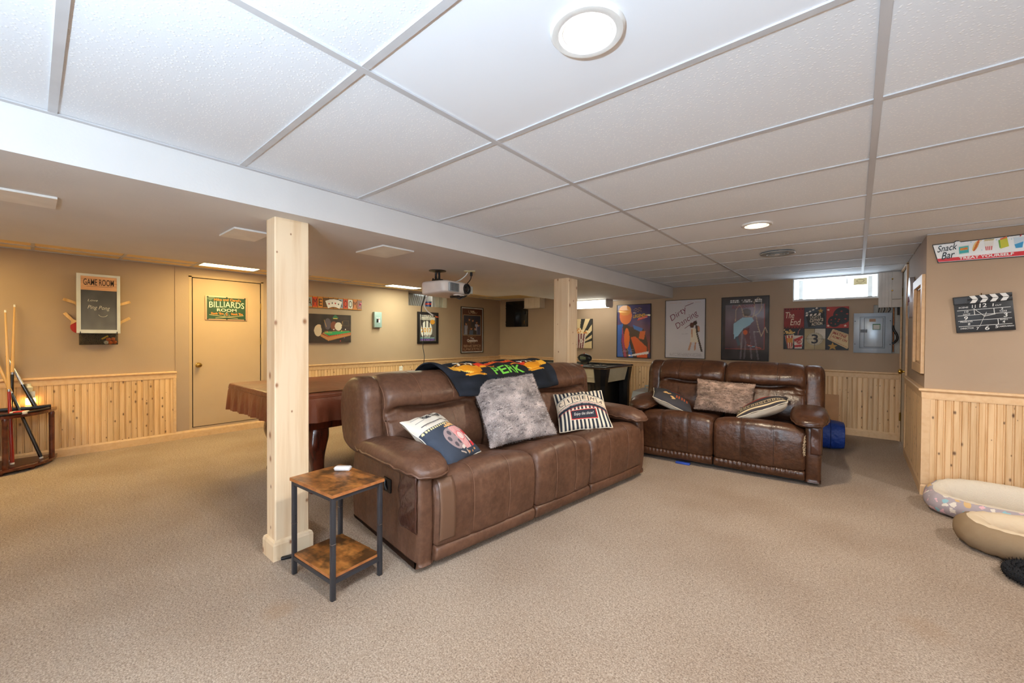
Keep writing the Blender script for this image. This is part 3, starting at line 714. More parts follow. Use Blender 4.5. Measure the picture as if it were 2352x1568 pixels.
def recliner(name, label, loc, ang, mat, seats, arm, group=None, seam=M_SEAM, arm_z=0.0, wrinkle=False):
    t = thing(name, label, 'sofa' if len(seats) > 2 else 'loveseat', (*loc, 0), R(ang), group)
    W = 2 * arm + sum(seats); x = arm
    for k, w in enumerate(seats):
        x0, x1 = x + .004, x + w - .004
        def off(s, y, z, ny, nz):
            d = .010 * (1 - s * s) if (nz > .3 or ny < -.3) else 0
            if ny < .2: d -= .0055 * (g(s - .36, .035) + g(s + .36, .035))      # stitched channels
            return d
        def mod(s, q):
            if q[2] > .40: q[2] += .014 * (1 - s * s) * g(q[1] + .0, .16) - .016 * s ** 6
            return q
        c = cushion('seat_cushion', mat, t, seat_prof(k), x0, x1, .032, 34, off, mod)
        # stitching along the channels
        p, nr = closed_profile(seat_prof(k), 120)
        for s0 in (-.36, .36):
            L = [(x0 + (x1 - x0) * (.5 + s0 / 2), y + ny * .0065, z + nz * .0065) for (y, z), (ny, nz) in zip(p, nr) if (ny < .1 and y < .30 and z > .14 and (nz > .05 or ny < -.4))]
            L = [mod(s0, list(q)) for q in L]
            if len(L) > 3: MB().tube(L, .0017, 5).build('seam', seam, c, 60)
        for xe in (x0 + .004, x1 - .004):   # piping along both edges of the front roll
            s0 = (xe - (x0 + x1) / 2) / ((x1 - x0) / 2)
            L = [mod(s0, [xe, y - ny * .022, z - nz * .022]) for (y, z), (ny, nz) in zip(p, nr) if (y < .34 and z > .125 and (nz > .05 or ny < -.4))]
            MB().tube(L, .004, 6).build('piping', mat, c, 60)
        lo = .03
        def off2(s, y, z, ny, nz): return .005 * math.sin(s * 60 + 9 * z) * g(z - .10, .03) * (1 - s ** 4) if wrinkle else 0
        cushion('footrest_panel', mat, t, [(-.040, lo + .008), (-.058, .05), (-.066, .085), (-.058, .112), (-.02, .122), (.03, .10), (.03, .05), (.0, lo)], x0 + .002, x1 - .002, .014, 60 if wrinkle else 12, off2, None, 40)
        # backrest: lumbar part, curved tuck line, padded head roll
        b0, b1 = x + (.012 if k == 0 else .003), x + w - (.012 if k == len(seats) - 1 else .003)
        def boff(s, y, z, ny, nz):
            if ny > -.15 and z < .9: return 0
            zc = .752 + .032 * s * s
            d = -.054 * g(z - zc, .0135) * max(0, 1 - (abs(s) / .88) ** 4) + .024 * g(z - zc - .075, .06) * (1 - s ** 4) + .014 * g(z - .58, .10) * (1 - s * s)
            d -= .005 * (g(s - .34, .03) + g(s + .34, .03)) * (1 if z > zc or z < .66 else .3)
            d += .002 * math.sin(s * 37) * g(z - zc + .03, .03)
            return d
        def bmod(s, q):
            q[2] -= .022 * s ** 6 * (1 if q[2] > .7 else 0); return q
        c = cushion('backrest', mat, t, BACK, b0, b1, .036, 40, boff, bmod, 120)
        p, nr = closed_profile(BACK, 160)
        for s0 in (-.34, .34):
            L = []
            for (y, z), (ny, nz) in zip(p, nr):
                if (ny < -.1 or z > .93) and y < .80 and (z > .80 or .46 < z < .70): L.append((z, [(b0 + b1) / 2 + s0 * (b1 - b0) / 2, y + ny * (boff(s0, y, z, ny, nz) + .002), z + nz * (boff(s0, y, z, ny, nz) + .002)]))
            for part in ([q for z, q in L if z > .78], [q for z, q in L if z < .72]):
                if len(part) > 3: MB().tube([bmod(s0, q) for q in part], .002, 5).build('seam', seam, c, 60)
        for xe in (b0 + .004, b1 - .004):
            s0 = .985 if xe > (b0 + b1) / 2 else -.985
            L = [bmod(s0, [xe, y - ny * .026, z - nz * .026]) for (y, z), (ny, nz) in zip(p, nr) if (ny < -.05 or z > .95) and y < .78 and z > .44]
            MB().tube(L, .0042, 6).build('piping', seam if k == 0 else mat, c, 60)
        x += w
    for side in (0, 1):
        # body of the arm, wing of the back, padded arm rest
        a0, a1 = (0, arm + .01) if side == 0 else (W - arm - .01, W)
        cushion('arm_body', mat, t, [(.0, .025), (-.030, .06), (-.045, .22), (-.040, .40), (-.02, .50), (.10, .53), (.45, .54), (.70, .53), (.80, .46), (.83, .25), (.81, .06), (.76, .02), (.4, .018)], a0, a1, .03, 8, None, None, 72)
        w0, w1 = (-.035, arm + .03) if side == 0 else (W - arm - .03, W + .035)
        def wmod(s, q):
            o = -s if side == 0 else s
            if o > 0: q[2] -= .030 * o ** 3 * (1 if q[2] > .6 else 0); q[1] += .035 * o ** 2
            return q
        c = cushion('back_wing', mat, t, WING, w0, w1, .042, 12, None, wmod, 90)
        xe = w0 + .016 if side == 0 else w1 - .016
        wp_, wn_ = closed_profile(WING, 120)
        L = [wmod(-.9 if side == 0 else .9, [xe, y - ny * .014, z - nz * .014]) for (y, z), (ny, nz) in zip(wp_, wn_) if (ny < -.05 or nz > .6) and z > .53 and y < .8]
        MB().tube(L, .004, 6).build('piping', mat, c, 60)
        px = .085 if side == 0 else W - .085
        pz = .542 + arm_z; P = []
        N = 56
        for i in range(29):
            th = -math.pi / 2 + math.pi * i / 28; row = []
            for j in range(N):
                ph = 2 * math.pi * j / N; f = lambda v, m: math.copysign(abs(v) ** m, v)
                X = .140 * f(math.cos(th), .62) * f(math.cos(ph), .72); Y = .435 * f(math.cos(th), .62) * f(math.sin(ph), .58); Z = (.072 if th > 0 else .050) * f(math.sin(th), .80)
                Z += .0055 * math.sin(Y * 88 + 2 * math.sin(Y * 13)) * max(0, 1 - abs(th) / .9)
                yy = Y; Z += -.028 * max(0, yy / .435) ** 2 - .030 * max(0, -yy / .435) ** 4
                row.append((px + X, .345 + Y, pz + Z))
            P.append(row)
        pad = MB().grid(P, closed_v=True).build('arm_pad', mat, t, 70)
        MB().tube([(px + (q[0] - px) * 1.006, .345 + (q[1] - .345) * 1.003, q[2] - .006) for q in P[14]], .006, 6, closed=True).build('piping', mat, pad, 60)
    bx('back_panel', mat, t, .02, .74, .04, W - .02, .84, .62, .03)
    bx('base_frame', M_BLACK, t, .08, .02, .012, W - .08, .72, .10)
    for xx in (.12, W - .12):
        for yy in (.10, .66): MB().lathe([(.022, 0), (.026, .02), (.001, .02)], 12, (xx, yy, 0)).build('foot', M_BLACK, t, 40)
    return t, W
SOFA_O, SOFA_A = Vector((-1.755, 1.29, 0)), 83.3
sofa, SW = recliner('recliner_sofa', 'worn brown leather three-seat reclining sofa behind the small side table', SOFA_O[:2], SOFA_A, M_SOFA, [.77, .60, .75], .09)
LOVE_A = 4.0
ex = Vector((math.cos(R(LOVE_A)), math.sin(R(LOVE_A)), 0)); LOVE_O = Vector((-1.707, 4.149, 0)) - ex * .11
love, LW = recliner('recliner_loveseat', 'glossy dark brown leather two-seat reclining loveseat in front of the posters', LOVE_O[:2], LOVE_A, M_LOVE, [.69, .71], .105, seam=M_SEAM_D, wrinkle=True)
# repairs and hardware
def strip(name, mat, parent, pts, th=.003):
    """thin skin laid over a surface: grid of points with a small thickness"""
    o = MB().grid(pts).build(name, mat, parent, 60); m = o.modifiers.new('thick', 'SOLIDIFY'); m.thickness = th; m.offset = 0; return o
p, nr = closed_profile([(.0, .025), (-.030, .06), (-.045, .22), (-.040, .40), (-.02, .50), (.10, .53), (.45, .54), (.70, .53), (.80, .46), (.83, .25), (.81, .06), (.76, .02), (.4, .018)], 72)
pts = []
for i, z in enumerate(np.linspace(.20, .505, 22)):
    row = []
    for j, u in enumerate(np.linspace(0, 1, 14)):
        y = -.035 + .185 * u + .012 * math.sin(z * 47 + 2 * u) * (1 if u > .8 else 0)
        row.append((-.006 - .004 * math.sin(z * 30 + u * 4) ** 2, y, z + (.025 * (1 - u) if i == 0 else 0)))
    pts.append(row)
strip('leather_patch', M_PATCH, sofa, pts)
sp, sn = closed_profile(seat_prof(0), 160)
rows = [(y + ny * .0115, z + nz * .0115) for (y, z), (ny, nz) in zip(sp, sn) if y < -.02 and ny < -.25 and .15 < z < .47]
strip('tape_strip', M_TAPE, sofa, [[(.107 + .098 * u + .018 * u * (.46 - z), y, z) for u in np.linspace(0, 1, 6)] for y, z in rows])
lv = MB().rbox(-.012, .25, .345, -.001, .335, .425, .004, 2).build('recline_lever', M_BLACK, sofa, 40)
MB().tube([(-.014, .29, .36), (-.020, .30, .385), (-.014, .31, .41)], .008, 8).build('lever_grip', M_BLACK, lv, 40)
pts = [[(LW - .012 + .018 * u, -.046 + .02 * u + .05 * (1 - abs(2 * u - 1)) * 0, z) for u in np.linspace(0, 1, 5)] for z in np.linspace(.29, .51, 12)]
pts = [[(LW - .075 + .08 * u, -.052 + .06 * max(0, u - .8) * 3 - .006 * math.sin(z * 40 + 3 * u), z) for u in np.linspace(0, 1, 9)] for z in np.linspace(.27, .50, 16)]
strip('leather_patch', M_PATCH, love, pts)
m = MB()
for k in range(70):
    z = random.uniform(.26, .42); m.tube([(LW - .118 + random.uniform(-.006, .004), -.070 + random.uniform(-.006, .003), z), (LW - .116 + random.uniform(-.012, .012), -.084 + random.uniform(-.004, .006), z + random.uniform(-.02, .02))], .0009, 4)
f = m.build('torn_stuffing', plain('cream_stuffing', (208, 190, 160), .95), love); f['kind'] = 'stuff'

# ------------------------------------------------------------------ cushions lying on the sofas
def pillow_surface(w, h, th):
    def fn(x, y, front=True, off=0.0):
        u, v = max(-1, min(1, x / (w / 2))), max(-1, min(1, y / (h / 2)))
        z = th * ((1 - u * u) * (1 - v * v)) ** .44 * (1 + .12 * math.sin(3 * u + 2) * math.sin(2.6 * v)) + .004 * math.sin(9 * u * v + 3 * u)
        X = x * (1 - .055 * (1 - v * v)); Y = y * (1 - .055 * (1 - u * u))
        return Vector((X, Y, (z + off) if front else -z - off))
    return fn
def pillow(name, label, c, Rm, w, h, th, cv, mat, back, group=None, fur=0, furcol=None):
    fn = pillow_surface(w, h, th); nx, ny = cv.nx, cv.ny
    X = np.linspace(-w / 2, w / 2, nx); Y = np.linspace(-h / 2, h / 2, ny)
    F = [[fn(x, y) for x in X] for y in Y]; v = [tuple(q) for r in F for q in r]; col = [cv.C[j, i] for j in range(ny) for i in range(nx)]
    idx = np.arange(nx * ny).reshape(ny, nx)
    f = [(int(idx[j, i]), int(idx[j, i + 1]), int(idx[j + 1, i + 1]), int(idx[j + 1, i])) for j in range(ny - 1) for i in range(nx - 1)]
    kx, ky = 26, 26; X2 = np.linspace(-w / 2, w / 2, kx); Y2 = np.linspace(-h / 2, h / 2, ky); b = len(v)
    v += [tuple(fn(x, y, False)) for y in Y2 for x in X2]; col += [back] * (kx * ky)
    f += [(b + j * kx + i, b + (j + 1) * kx + i, b + (j + 1) * kx + i + 1, b + j * kx + i + 1) for j in range(ky - 1) for i in range(kx - 1)]
    me = bpy.data.meshes.new(name); me.from_pydata(v, [], f); me.materials.append(mat); paint_mesh(me, np.array(col, float))
    me.polygons.foreach_set('use_smooth', [True] * len(me.polygons))
    o = prop(obj(name, me), label, 'pillow', group)
    o.matrix_world = Matrix.Translation(c) @ Matrix(Rm).to_4x4()
    # welt around the edge
    L = [fn(-w / 2 + w * t, -h / 2) for t in np.linspace(0, 1, 24)] + [fn(w / 2, -h / 2 + h * t) for t in np.linspace(0, 1, 24)][1:] + [fn(w / 2 - w * t, h / 2) for t in np.linspace(0, 1, 24)][1:] + [fn(-w / 2, h / 2 - h * t) for t in np.linspace(0, 1, 24)][1:-1]
    if not fur: MB().tube(L, .0035, 6, closed=True).build('edge_seam', plain('cream_welt', back if max(back) > 120 else (214, 206, 188), .8), o, 60)
    if fur:
        vs, fs = [], []; cc = []
        for k in range(fur):
            x, y = random.uniform(-.5, .5) * w, random.uniform(-.5, .5) * h; fr = random.random() < .72
            a = fn(x, y, fr); b = fn(x + .01, y, fr) - a; c2 = fn(x, y + .01, fr) - a; nr = b.cross(c2).normalized() * (1 if fr else -1)
            L = random.uniform(.006, .010); d = nr * L * .6 + Vector((random.uniform(-1, 1), random.uniform(-1.2, .6), 0)).normalized() * L * .75
            sd = d.cross(nr).normalized() * random.uniform(.0012, .0024); n0 = len(vs)
            vs += [a - sd, a + sd, a + d]; fs.append((n0, n0 + 1, n0 + 2))
            j = min(ny - 1, max(0, int((y / h + .5) * ny))); i = min(nx - 1, max(0, int((x / w + .5) * nx)))
            q = np.array(cv.C[j, i]) * random.uniform(.8, 1.12); cc += [q * .8, q * .8, np.minimum(q * 1.12, 255)]
        me = bpy.data.meshes.new('fur'); me.from_pydata([tuple(q) for q in vs], [], fs); me.materials.append(mat); paint_mesh(me, np.array(cc))
        fo = obj('fur', me, o); fo['kind'] = 'stuff'
    return o, fn
def fur_canvas(w, h, base, dark, light, n=5000):
    cv = Canvas(w, h, n, base); cv.mottle(.16, 7); cv.mottle(.18, 17)
    for k in range(260):
        x, y = random.random(), random.random(); L = random.uniform(.02, .07)
        cv.line([(x, y), (x + L, y + random.uniform(-.015, .015))], .008, dark if random.random() < .55 else light, .6)
    return cv
T2 = lambda rows: [list(r) for r in rows]
# ticket-and-popcorn print pillow on the near seat
cv = Canvas(.43, .43, 16000, (66, 74, 88)); cv.mottle(.12, 6)
cv.rect(0, .66, 1, 1, (232, 226, 214))
for y in (.735, .835, .925): cv.rect(.10, y, .92, y + .010, (70, 72, 80))
cv.rect(.28, .745, .86, .93, (232, 226, 214))
for k in range(19): cv.ell(.03 + .052 * k, .635, .018, .020, (240, 226, 170))
_U = cv.U; cv.U = cv.U + .10
cv.ell(.55, .33, .20, .20, (170, 150, 152))
for a in range(5): cv.ell(.55 + .115 * math.cos(a * 1.257 + .5), .33 + .115 * math.sin(a * 1.257 + .5), .045, .045, (96, 92, 100))
cv.line([(.60, .14), (.68, .16), (.74, .22)], .055, (232, 220, 212)); cv.line([(.48, .10), (.60, .05)], .02, (214, 196, 180)); cv.line([(.66, .09), (.70, .03)], .02, (214, 196, 180))
cv.poly([(.90, .50), (.99, .44), (.97, .12), (.88, .10)], (232, 218, 212)); cv.poly([(.89, .46), (.985, .40), (.98, .30), (.885, .34)], (226, 66, 70)); cv.poly([(.885, .20), (.975, .20), (.97, .12), (.88, .10)], (226, 66, 70))
cv.poly([(.60, .53), (.90, .53), (.84, .10), (.68, .10)], (236, 206, 204))
for k in range(8):
    a = k / 8 + .04; cv.poly([(.60 + .30 * a, .53), (.60 + .30 * a + .014, .53), (.68 + .16 * a + .008, .10), (.68 + .16 * a, .10)], (222, 92, 98))
cv.ell(.755, .33, .085, .085, (226, 92, 98)); cv.ell(.755, .33, .072, .072, (240, 214, 210))
for k in range(60):
    x, y = random.gauss(.75, .075), .56 + abs(random.gauss(0, .028)); cv.ell(x, y, .018, .016, random.choice([(238, 186, 120), (222, 158, 92), (246, 214, 160)]))
for k in range(6): cv.ell(.66 + random.uniform(0, .26), .06 + random.uniform(-.03, .03), .012, .014, (230, 160, 90))
cv.U = _U
Rm = [[-0.374, -0.769, 0.519], [0.927, -0.295, 0.231], [-0.024, 0.567, 0.823]]
po, fn = pillow('throw_pillow', 'pillow with ticket stub and popcorn bucket print on the nearest sofa seat', (-2.022, 1.705, .585), Rm, .43, .43, .075, cv, M_PRINT_CLOTH, (232, 228, 218), 'printed movie pillows')
M_INK = plain('print_ink_black', (44, 46, 54), .8); M_INKW = plain('print_ink_white', (232, 228, 222), .8); M_INKR = plain('print_ink_red', (196, 52, 54), .8)
wp = lambda x, z: fn(x, z, True, .0022)
lettering('HOME THEATER', M_INK, po, .03, .168, .25, .034, warp=wp, fine=.02, bold=.03)
lettering('FAMILY MOVIE', M_INK, po, .03, .208, .20, .016, warp=wp, fine=.02)
lettering('SHOWTIME FAMILY FUN ADMISSION', plain('print_ink_grey', (150, 140, 130), .8), po, 0, .099, .30, .016, warp=wp, fine=.02)
# grey fur pillow, large
cv = fur_canvas(.54, .54, (186, 173, 168), (96, 90, 92), (222, 213, 208))
pillow('fur_pillow', 'large square grey faux fur pillow in the middle of the three-seat sofa', (-1.975, 2.352, .700), [[0.408, -0.577, 0.707], [0.909, 0.18, -0.377], [0.09, 0.796, 0.598]], .54, .54, .10, cv, M_PRINT_CLOTH, (150, 138, 134), 'grey fur pillows', 26000)
# striped cinema pillow
cv = Canvas(.43, .43, 22000, (228, 218, 198))
for k in range(13): cv.rect(.02 + k / 13, 0, .02 + k / 13 + .040, 1, (50, 54, 64))
def arcband(y, th, c):
    cv.put((np.abs(cv.V - (y - .16 * (2 * cv.U - 1) ** 2)) < th / 2), c)
arcband(.66, .34, (228, 218, 198)); arcband(.835, .022, (50, 54, 64)); arcband(.80, .010, (50, 54, 64)); arcband(.70, .15, (232, 214, 190))
for k in range(1, 6): cv.put((np.abs(cv.U - k / 6) < .007) & (np.abs(cv.V - (.70 - .16 * (2 * cv.U - 1) ** 2)) < .09), (50, 54, 64))
arcband(.60, .012, (50, 54, 64)); arcband(.565, .012, (196, 52, 54)); arcband(.515, .075, (50, 54, 64)); arcband(.465, .012, (196, 52, 54))
cv.rect(.24, .16, .78, .40, (232, 224, 208)); cv.rect(.25, .17, .77, .39, (196, 52, 54)); cv.rect(.265, .185, .755, .375, (54, 56, 66))
po, fn = pillow('throw_pillow', 'black and cream striped cinema pillow at the far end of the three-seat sofa', (-1.777, 3.02, .615), [[0.775, -0.551, 0.309], [0.623, 0.585, -0.519], [0.105, 0.595, 0.797]], .43, .43, .070, cv, M_PRINT_CLOTH, (228, 218, 198), 'printed movie pillows')
wq = lambda x, z: fn(x, z, True, .0022)
for k, ch in enumerate('CINEMA'):
    u = (k + .5) / 6; lettering(ch, M_INK, po, (u - .5) * .43, (.70 - .16 * (2 * u - 1) ** 2 - .5) * .43, .034 if ch != 'I' else .009, .046, rot=-.55 * (2 * u - 1), warp=wq, fine=.012, bold=0)
lettering('POPCORN * SHOWING * ADMIT ONE * CANDY', M_INKW, po, 0, .5 * .43 - .43 * .5 - .03, .38, .014, arc=.048, warp=wq, fine=.012)
lettering('Enjoy the show!', M_INKW, po, .004, -.095, .17, .038, shear=.35, warp=wq, fine=.012)
# loveseat pillows
cv = fur_canvas(.60, .36, (166, 140, 124), (88, 72, 66), (200, 180, 164))
def frame_from(n, up):
    n = Vector(n).normalized(); x = Vector(up).cross(n).normalized(); y = n.cross(x)
    return [[x[i], y[i], n[i]] for i in range(3)]
pillow('fur_pillow', 'oblong brownish grey faux fur pillow in the middle of the loveseat', (-1.03, 4.58, .635), frame_from((.08, -.93, .30), (0.02, .3, 1)), .54, .33, .075, cv, M_PRINT_CLOTH, (140, 120, 108), 'grey fur pillows', 16000)
cv = Canvas(.42, .42, 9000, (64, 62, 66)); cv.mottle(.1, 6)
for (x, y, r) in ((.25, .42, .05), (.30, .36, .045), (.22, .33, .04), (.36, .40, .03), (.42, .24, .045), (.47, .20, .04), (.44, .16, .03), (.80, .62, .03)): cv.ell(x, y, r, r, (224, 176, 112)); cv.ell(x + .01, y + .01, r * .6, r * .6, (240, 204, 146))
cv.rect(.38, .62, .80, .80, (136, 46, 38))
for k in range(5): cv.rect(.52 + .07 * k, .28, .55 + .07 * k, .46, (190, 92, 50))
po, fn = pillow('throw_pillow', 'dark pillow with popcorn print tipped against the left loveseat arm', (-1.50, 4.43, .560), frame_from((.42, .06, .90), (-.25, .95, .3)), .42, .42, .085, cv, M_PRINT_CLOTH, (230, 218, 196), 'printed movie pillows')
cv = Canvas(.44, .44, 9000, (62, 58, 60)); cv.mottle(.1, 6)
cv.rect(.0, .10, 1, .24, (206, 186, 150)); cv.rect(0, .115, 1, .225, (44, 42, 44))
for k in range(12): cv.rect(.02 + k / 12, .135, .02 + k / 12 + .052, .205, (206, 186, 150)); cv.rect(.03 + k / 12, .145, .02 + k / 12 + .042, .195, (40, 38, 40))
cv.rect(.1, .48, .9, .60, (170, 48, 44)); cv.rect(0, .03, 1, .06, (206, 186, 150))
po, fn = pillow('throw_pillow', 'dark pillow with film strip border and cream back by the right loveseat arm', (-.665, 4.46, .580), frame_from((-.42, .0, .90), (-.15, .97, .15)), .44, .44, .085, cv, M_PRINT_CLOTH, (232, 222, 202), 'printed movie pillows')

# ------------------------------------------------------------------ blanket over the back of the three-seat sofa
bp, bn = closed_profile(BACK, 400)
start = int(np.argmin(np.hypot(bp[:, 0] - .895, bp[:, 1] - .72)))
order = [(start - i) % 400 for i in range(400)] if bp[(start + 5) % 400, 1] < bp[start, 1] else [(start + i) % 400 for i in range(400)]
path = []; nrm = []
for i in order:
    path.append(bp[i]); nrm.append(bn[i])
    if len(path) > 40 and bp[i, 0] < .6 and bp[i, 1] < .815: break
path = np.array(path); nrm = np.array(nrm); arcl = np.concatenate([[0], np.cumsum(np.hypot(*np.diff(path, axis=0).T))]); TOT = arcl[-1]
def blanket_point(u, v, off=0.0):
    """u across (0..1), v from the back (0) to the front hem (1)"""
    d = v * TOT; k = min(len(path) - 2, int(np.searchsorted(arcl, d, 'right') - 1)); f = (d - arcl[k]) / max(1e-9, arcl[k + 1] - arcl[k])
    y, z = path[k] * (1 - f) + path[k + 1] * f; ny, nz = nrm[k] * (1 - f) + nrm[k + 1] * f
    o = .030 + .007 * math.sin(u * 19 + v * 5) + .006 * math.sin(u * 41 - v * 9) + .010 * math.exp(-((u - .02) / .03) ** 2) + .014 * math.exp(-((v - .98) / .03) ** 2) + off
    x0, x1 = .50 + .14 * v ** 2 * 1.0, 1.74 - .02 * v
    return (x0 + (x1 - x0) * u, y + ny * o, z + nz * o + (.0 if v < .9 else -.02 * math.sin(u * 3.1)))
cv = Canvas(1.2, TOT, 26000, (34, 38, 46)); cv.mottle(.25, 9); cv.mottle(.3, 25)
for k in range(40):
    x, y = random.random(), random.random(); cv.line([(x, y), (x + random.uniform(-.02, .02), y + random.uniform(-.04, .04))], .004, random.choice([(88, 100, 112), (60, 70, 84), (120, 130, 140)]), .6)
BG = cv; PF = .47
cv = Canvas(1.2, TOT * PF, 16000, (34, 38, 46)); cv.mottle(.25, 9)
def cup(x, y, sgn, w=.22):
    cv.poly([(x - w * .52, y + .12), (x + w * .52, y + .12), (x + w * .36, y - .10), (x + w * .12, y - .17), (x - w * .12, y - .17), (x - w * .36, y - .10)], (228, 150, 36))
    cv.ell(x, y + .12, w * .52, .055, (236, 176, 70)); cv.ell(x, y + .12, w * .45, .042, (84, 44, 26))
    cv.line([(x - w * .5, y + .10), (x - w * .34, y - .10), (x - w * .12, y - .17)], .010, (250, 206, 96))
    cv.line([(x + sgn * w * .5, y + .07), (x + sgn * w * .68, y + .08), (x + sgn * w * .70, y - .01), (x + sgn * w * .46, y - .03)], .022, (240, 178, 60))
    cv.ell(x, y - .19, w * .42, .028, (240, 172, 52)); cv.ell(x, y - .185, w * .34, .016, (210, 130, 30))
    for k in range(3): cv.line([(x - .06 + .05 * k, y + .12), (x - .045 + .05 * k, y + .20), (x - .065 + .05 * k, y + .26)], .012, (246, 236, 214))
CY = .66
cup(.22, 1 - CY + .25, -1); cup(.80, 1 - CY + .27, 1)
cv.ell(.52, .52, .22, .27, (40, 38, 40)); cv.poly([(.28, .74), (.42, .84), (.62, .84), (.78, .74), (.74, .62), (.62, .74), (.42, .74), (.30, .60)], (222, 66, 40)); cv.rect(.31, .58, .36, .66, (240, 160, 40))
cv.line([(.36, .66), (.44, .64)], .012, (236, 150, 50)); cv.line([(.60, .64), (.68, .66)], .012, (236, 150, 50))
for j in range(BG.ny):
    V = BG.V[j, 0] / PF
    if V <= 1: BG.C[j] = np.array([cv.C[min(cv.ny - 1, int(V * (cv.ny - 1) + .5)), min(cv.nx - 1, int(u * (cv.nx - 1) + .5))] for u in BG.U[j]])
cv = BG
NU, NV = cv.nx, cv.ny
P = [[blanket_point(i / (NU - 1), 1 - j / (NV - 1)) for i in range(NU)] for j in range(NV)]
m = MB(); m.v = [tuple(q) for r in P for q in r]; idx = np.arange(NU * NV).reshape(NV, NU)
m.f = [(int(idx[j, i]), int(idx[j, i + 1]), int(idx[j + 1, i + 1]), int(idx[j + 1, i])) for j in range(NV - 1) for i in range(NU - 1)]
me = bpy.data.meshes.new('throw_blanket'); me.from_pydata(m.v, [], m.f); M_FLEECE = attr_mat('printed_fleece', .95, cloth=True); me.materials.append(M_FLEECE); paint_mesh(me, cv.C.reshape(-1, 3)); me.polygons.foreach_set('use_smooth', [True] * len(me.polygons))
bl = prop(obj('throw_blanket', me), 'dark fleece blanket with orange coffee cups draped over the sofa back', 'blanket')
bl.location = SOFA_O; bl.rotation_euler = (0, 0, R(SOFA_A))
md = bl.modifiers.new('thick', 'SOLIDIFY'); md.thickness = .012; md.offset = 1
wb = lambda x, z: blanket_point(x / 1.2 + .5, 1 - (z / TOT + .5), .0145)
lettering('PERK', plain('print_green', (120, 206, 70), .9), bl, .028, (.46 * PF - .5) * TOT, .34, .22 * TOT * PF, warp=wb, fine=.02, bold=.02)
lettering('CENTRAL', plain('print_orange', (240, 130, 40), .9), bl, .028, (.785 * PF - .5) * TOT, .30, .10 * TOT * PF, arc=.0, warp=wb, fine=.02)

# ------------------------------------------------------------------ things hung on the walls
# local frame of every wall piece: x to the viewer's right, z up, front towards -y; origin on the wall plane at the centre
def wall_thing(name, label, cat, side, a, z, group=None, tilt=0.0):
    if side == 'left': loc, rz = (XL, a, z), math.pi / 2
    elif side == 'back': loc, rz = (a, YB, z), 0.0
    elif side == 'part': loc, rz = (a, YP, z), 0.0
    else: loc, rz = (XP, a, z), -math.pi / 2
    t = thing(name, label, cat, loc, rz, group)
    if tilt: t.rotation_euler = (0, tilt, rz) if rz == 0 else (tilt, 0, rz)
    return t
M_FRAME_BLACK = plain('black_frame', (22, 20, 20), .3)
M_FRAME_SILVER = plain('silver_frame', (170, 172, 174), .25, .8)
INK = {}
def ink(c, rough=.6):
    if c not in INK: INK[c] = plain('ink_%d_%d_%d' % c, c, rough)
    return INK[c]
def frame_bars(t, w, h, fw, d, mat):
    for (x0, z0, x1, z1) in ((-w / 2, -h / 2, -w / 2 + fw, h / 2), (w / 2 - fw, -h / 2, w / 2, h / 2), (-w / 2 + fw, h / 2 - fw, w / 2 - fw, h / 2), (-w / 2 + fw, -h / 2, w / 2 - fw, -h / 2 + fw)):
        bx('frame', mat, t, x0, -d, z0, x1, -.001, z1)
def poster(label, side, a0, a1, z0, z1, cv_bg, frame=M_FRAME_BLACK, fw=.010, d=.018, n=9000, mat=None, name='framed_poster', group='framed posters on the back wall'):
    w, h = a1 - a0, z1 - z0; t = wall_thing(name, label, 'poster', side, (a0 + a1) / 2, (z0 + z1) / 2, group)
    frame_bars(t, w, h, fw, d, frame); bx('backing', M_FRAME_BLACK, t, -w / 2 + .002, -.008, -h / 2 + .002, w / 2 - .002, -.001, h / 2 - .002)
    iw, ih = w - 2 * fw, h - 2 * fw
    return t, Canvas(iw, ih, n, cv_bg), iw, ih
def canvas_block(t, w, h, d, mat):
    bx('stretcher', mat, t, -w / 2, -d, -h / 2, w / 2, -.0005, h / 2)

# --- back wall, from the right of the near post to the breaker panel
# purple poster, abstract stand-in figure
t, cv, w, h = poster('framed poster with purple sky and orange figure above the air hockey table', 'back', -3.29, -2.665, .88, 1.815, (58, 52, 104))
cv.grad((150, 62, 40), (56, 56, 120), .1, .8); cv.mottle(.12, 8)
cv.poly([(.02, 0), (.02, .60), (.22, .66), (.42, .58), (.80, .54), (.92, .30), (.95, 0)], (60, 42, 40)); cv.poly([(0, .62), (.18, .64), (.12, .3), (.2, 0), (0, 0)], (32, 92, 172)); cv.poly([(.16, .6), (.24, .3), (.30, 0), (.22, 0), (.14, .3)], (150, 52, 92)); cv.poly([(.48, .62), (.78, .55), (.74, .48), (.52, .54)], (34, 110, 190)); cv.poly([(.38, .3), (.5, 0), (.36, 0), (.33, .2)], (34, 100, 180))
cv.ell(.30, .36, .085, .20, (226, 106, 36)); cv.ell(.26, .80, .19, .17, (226, 120, 58)); cv.ell(.24, .90, .19, .10, (228, 150, 62)); cv.poly([(.42, .38), (.56, .40), (.90, .20), (.92, 0), (.62, 0)], (214, 86, 36)); cv.poly([(.70, .50), (.86, .50), (.82, .34), (.66, .36)], (206, 92, 40))
cv.poly([(.46, .055), (.96, .125), (.96, .075), (.44, .02)], (232, 222, 216)); cv.lines_of_text(.16, .50, (.145, .125, .105), .008, (150, 140, 150))
for k in range(4): cv.line([(.50, .925 - .022 * k), (.74, .945 - .022 * k)], .008, (206, 160, 90), .8)
cv.poly([(.62, .70), (.92, .755), (.90, .795), (.64, .745)], (222, 50, 44))
flat_print('print', cv, M_PRINT_GLOSS, t, -.010)
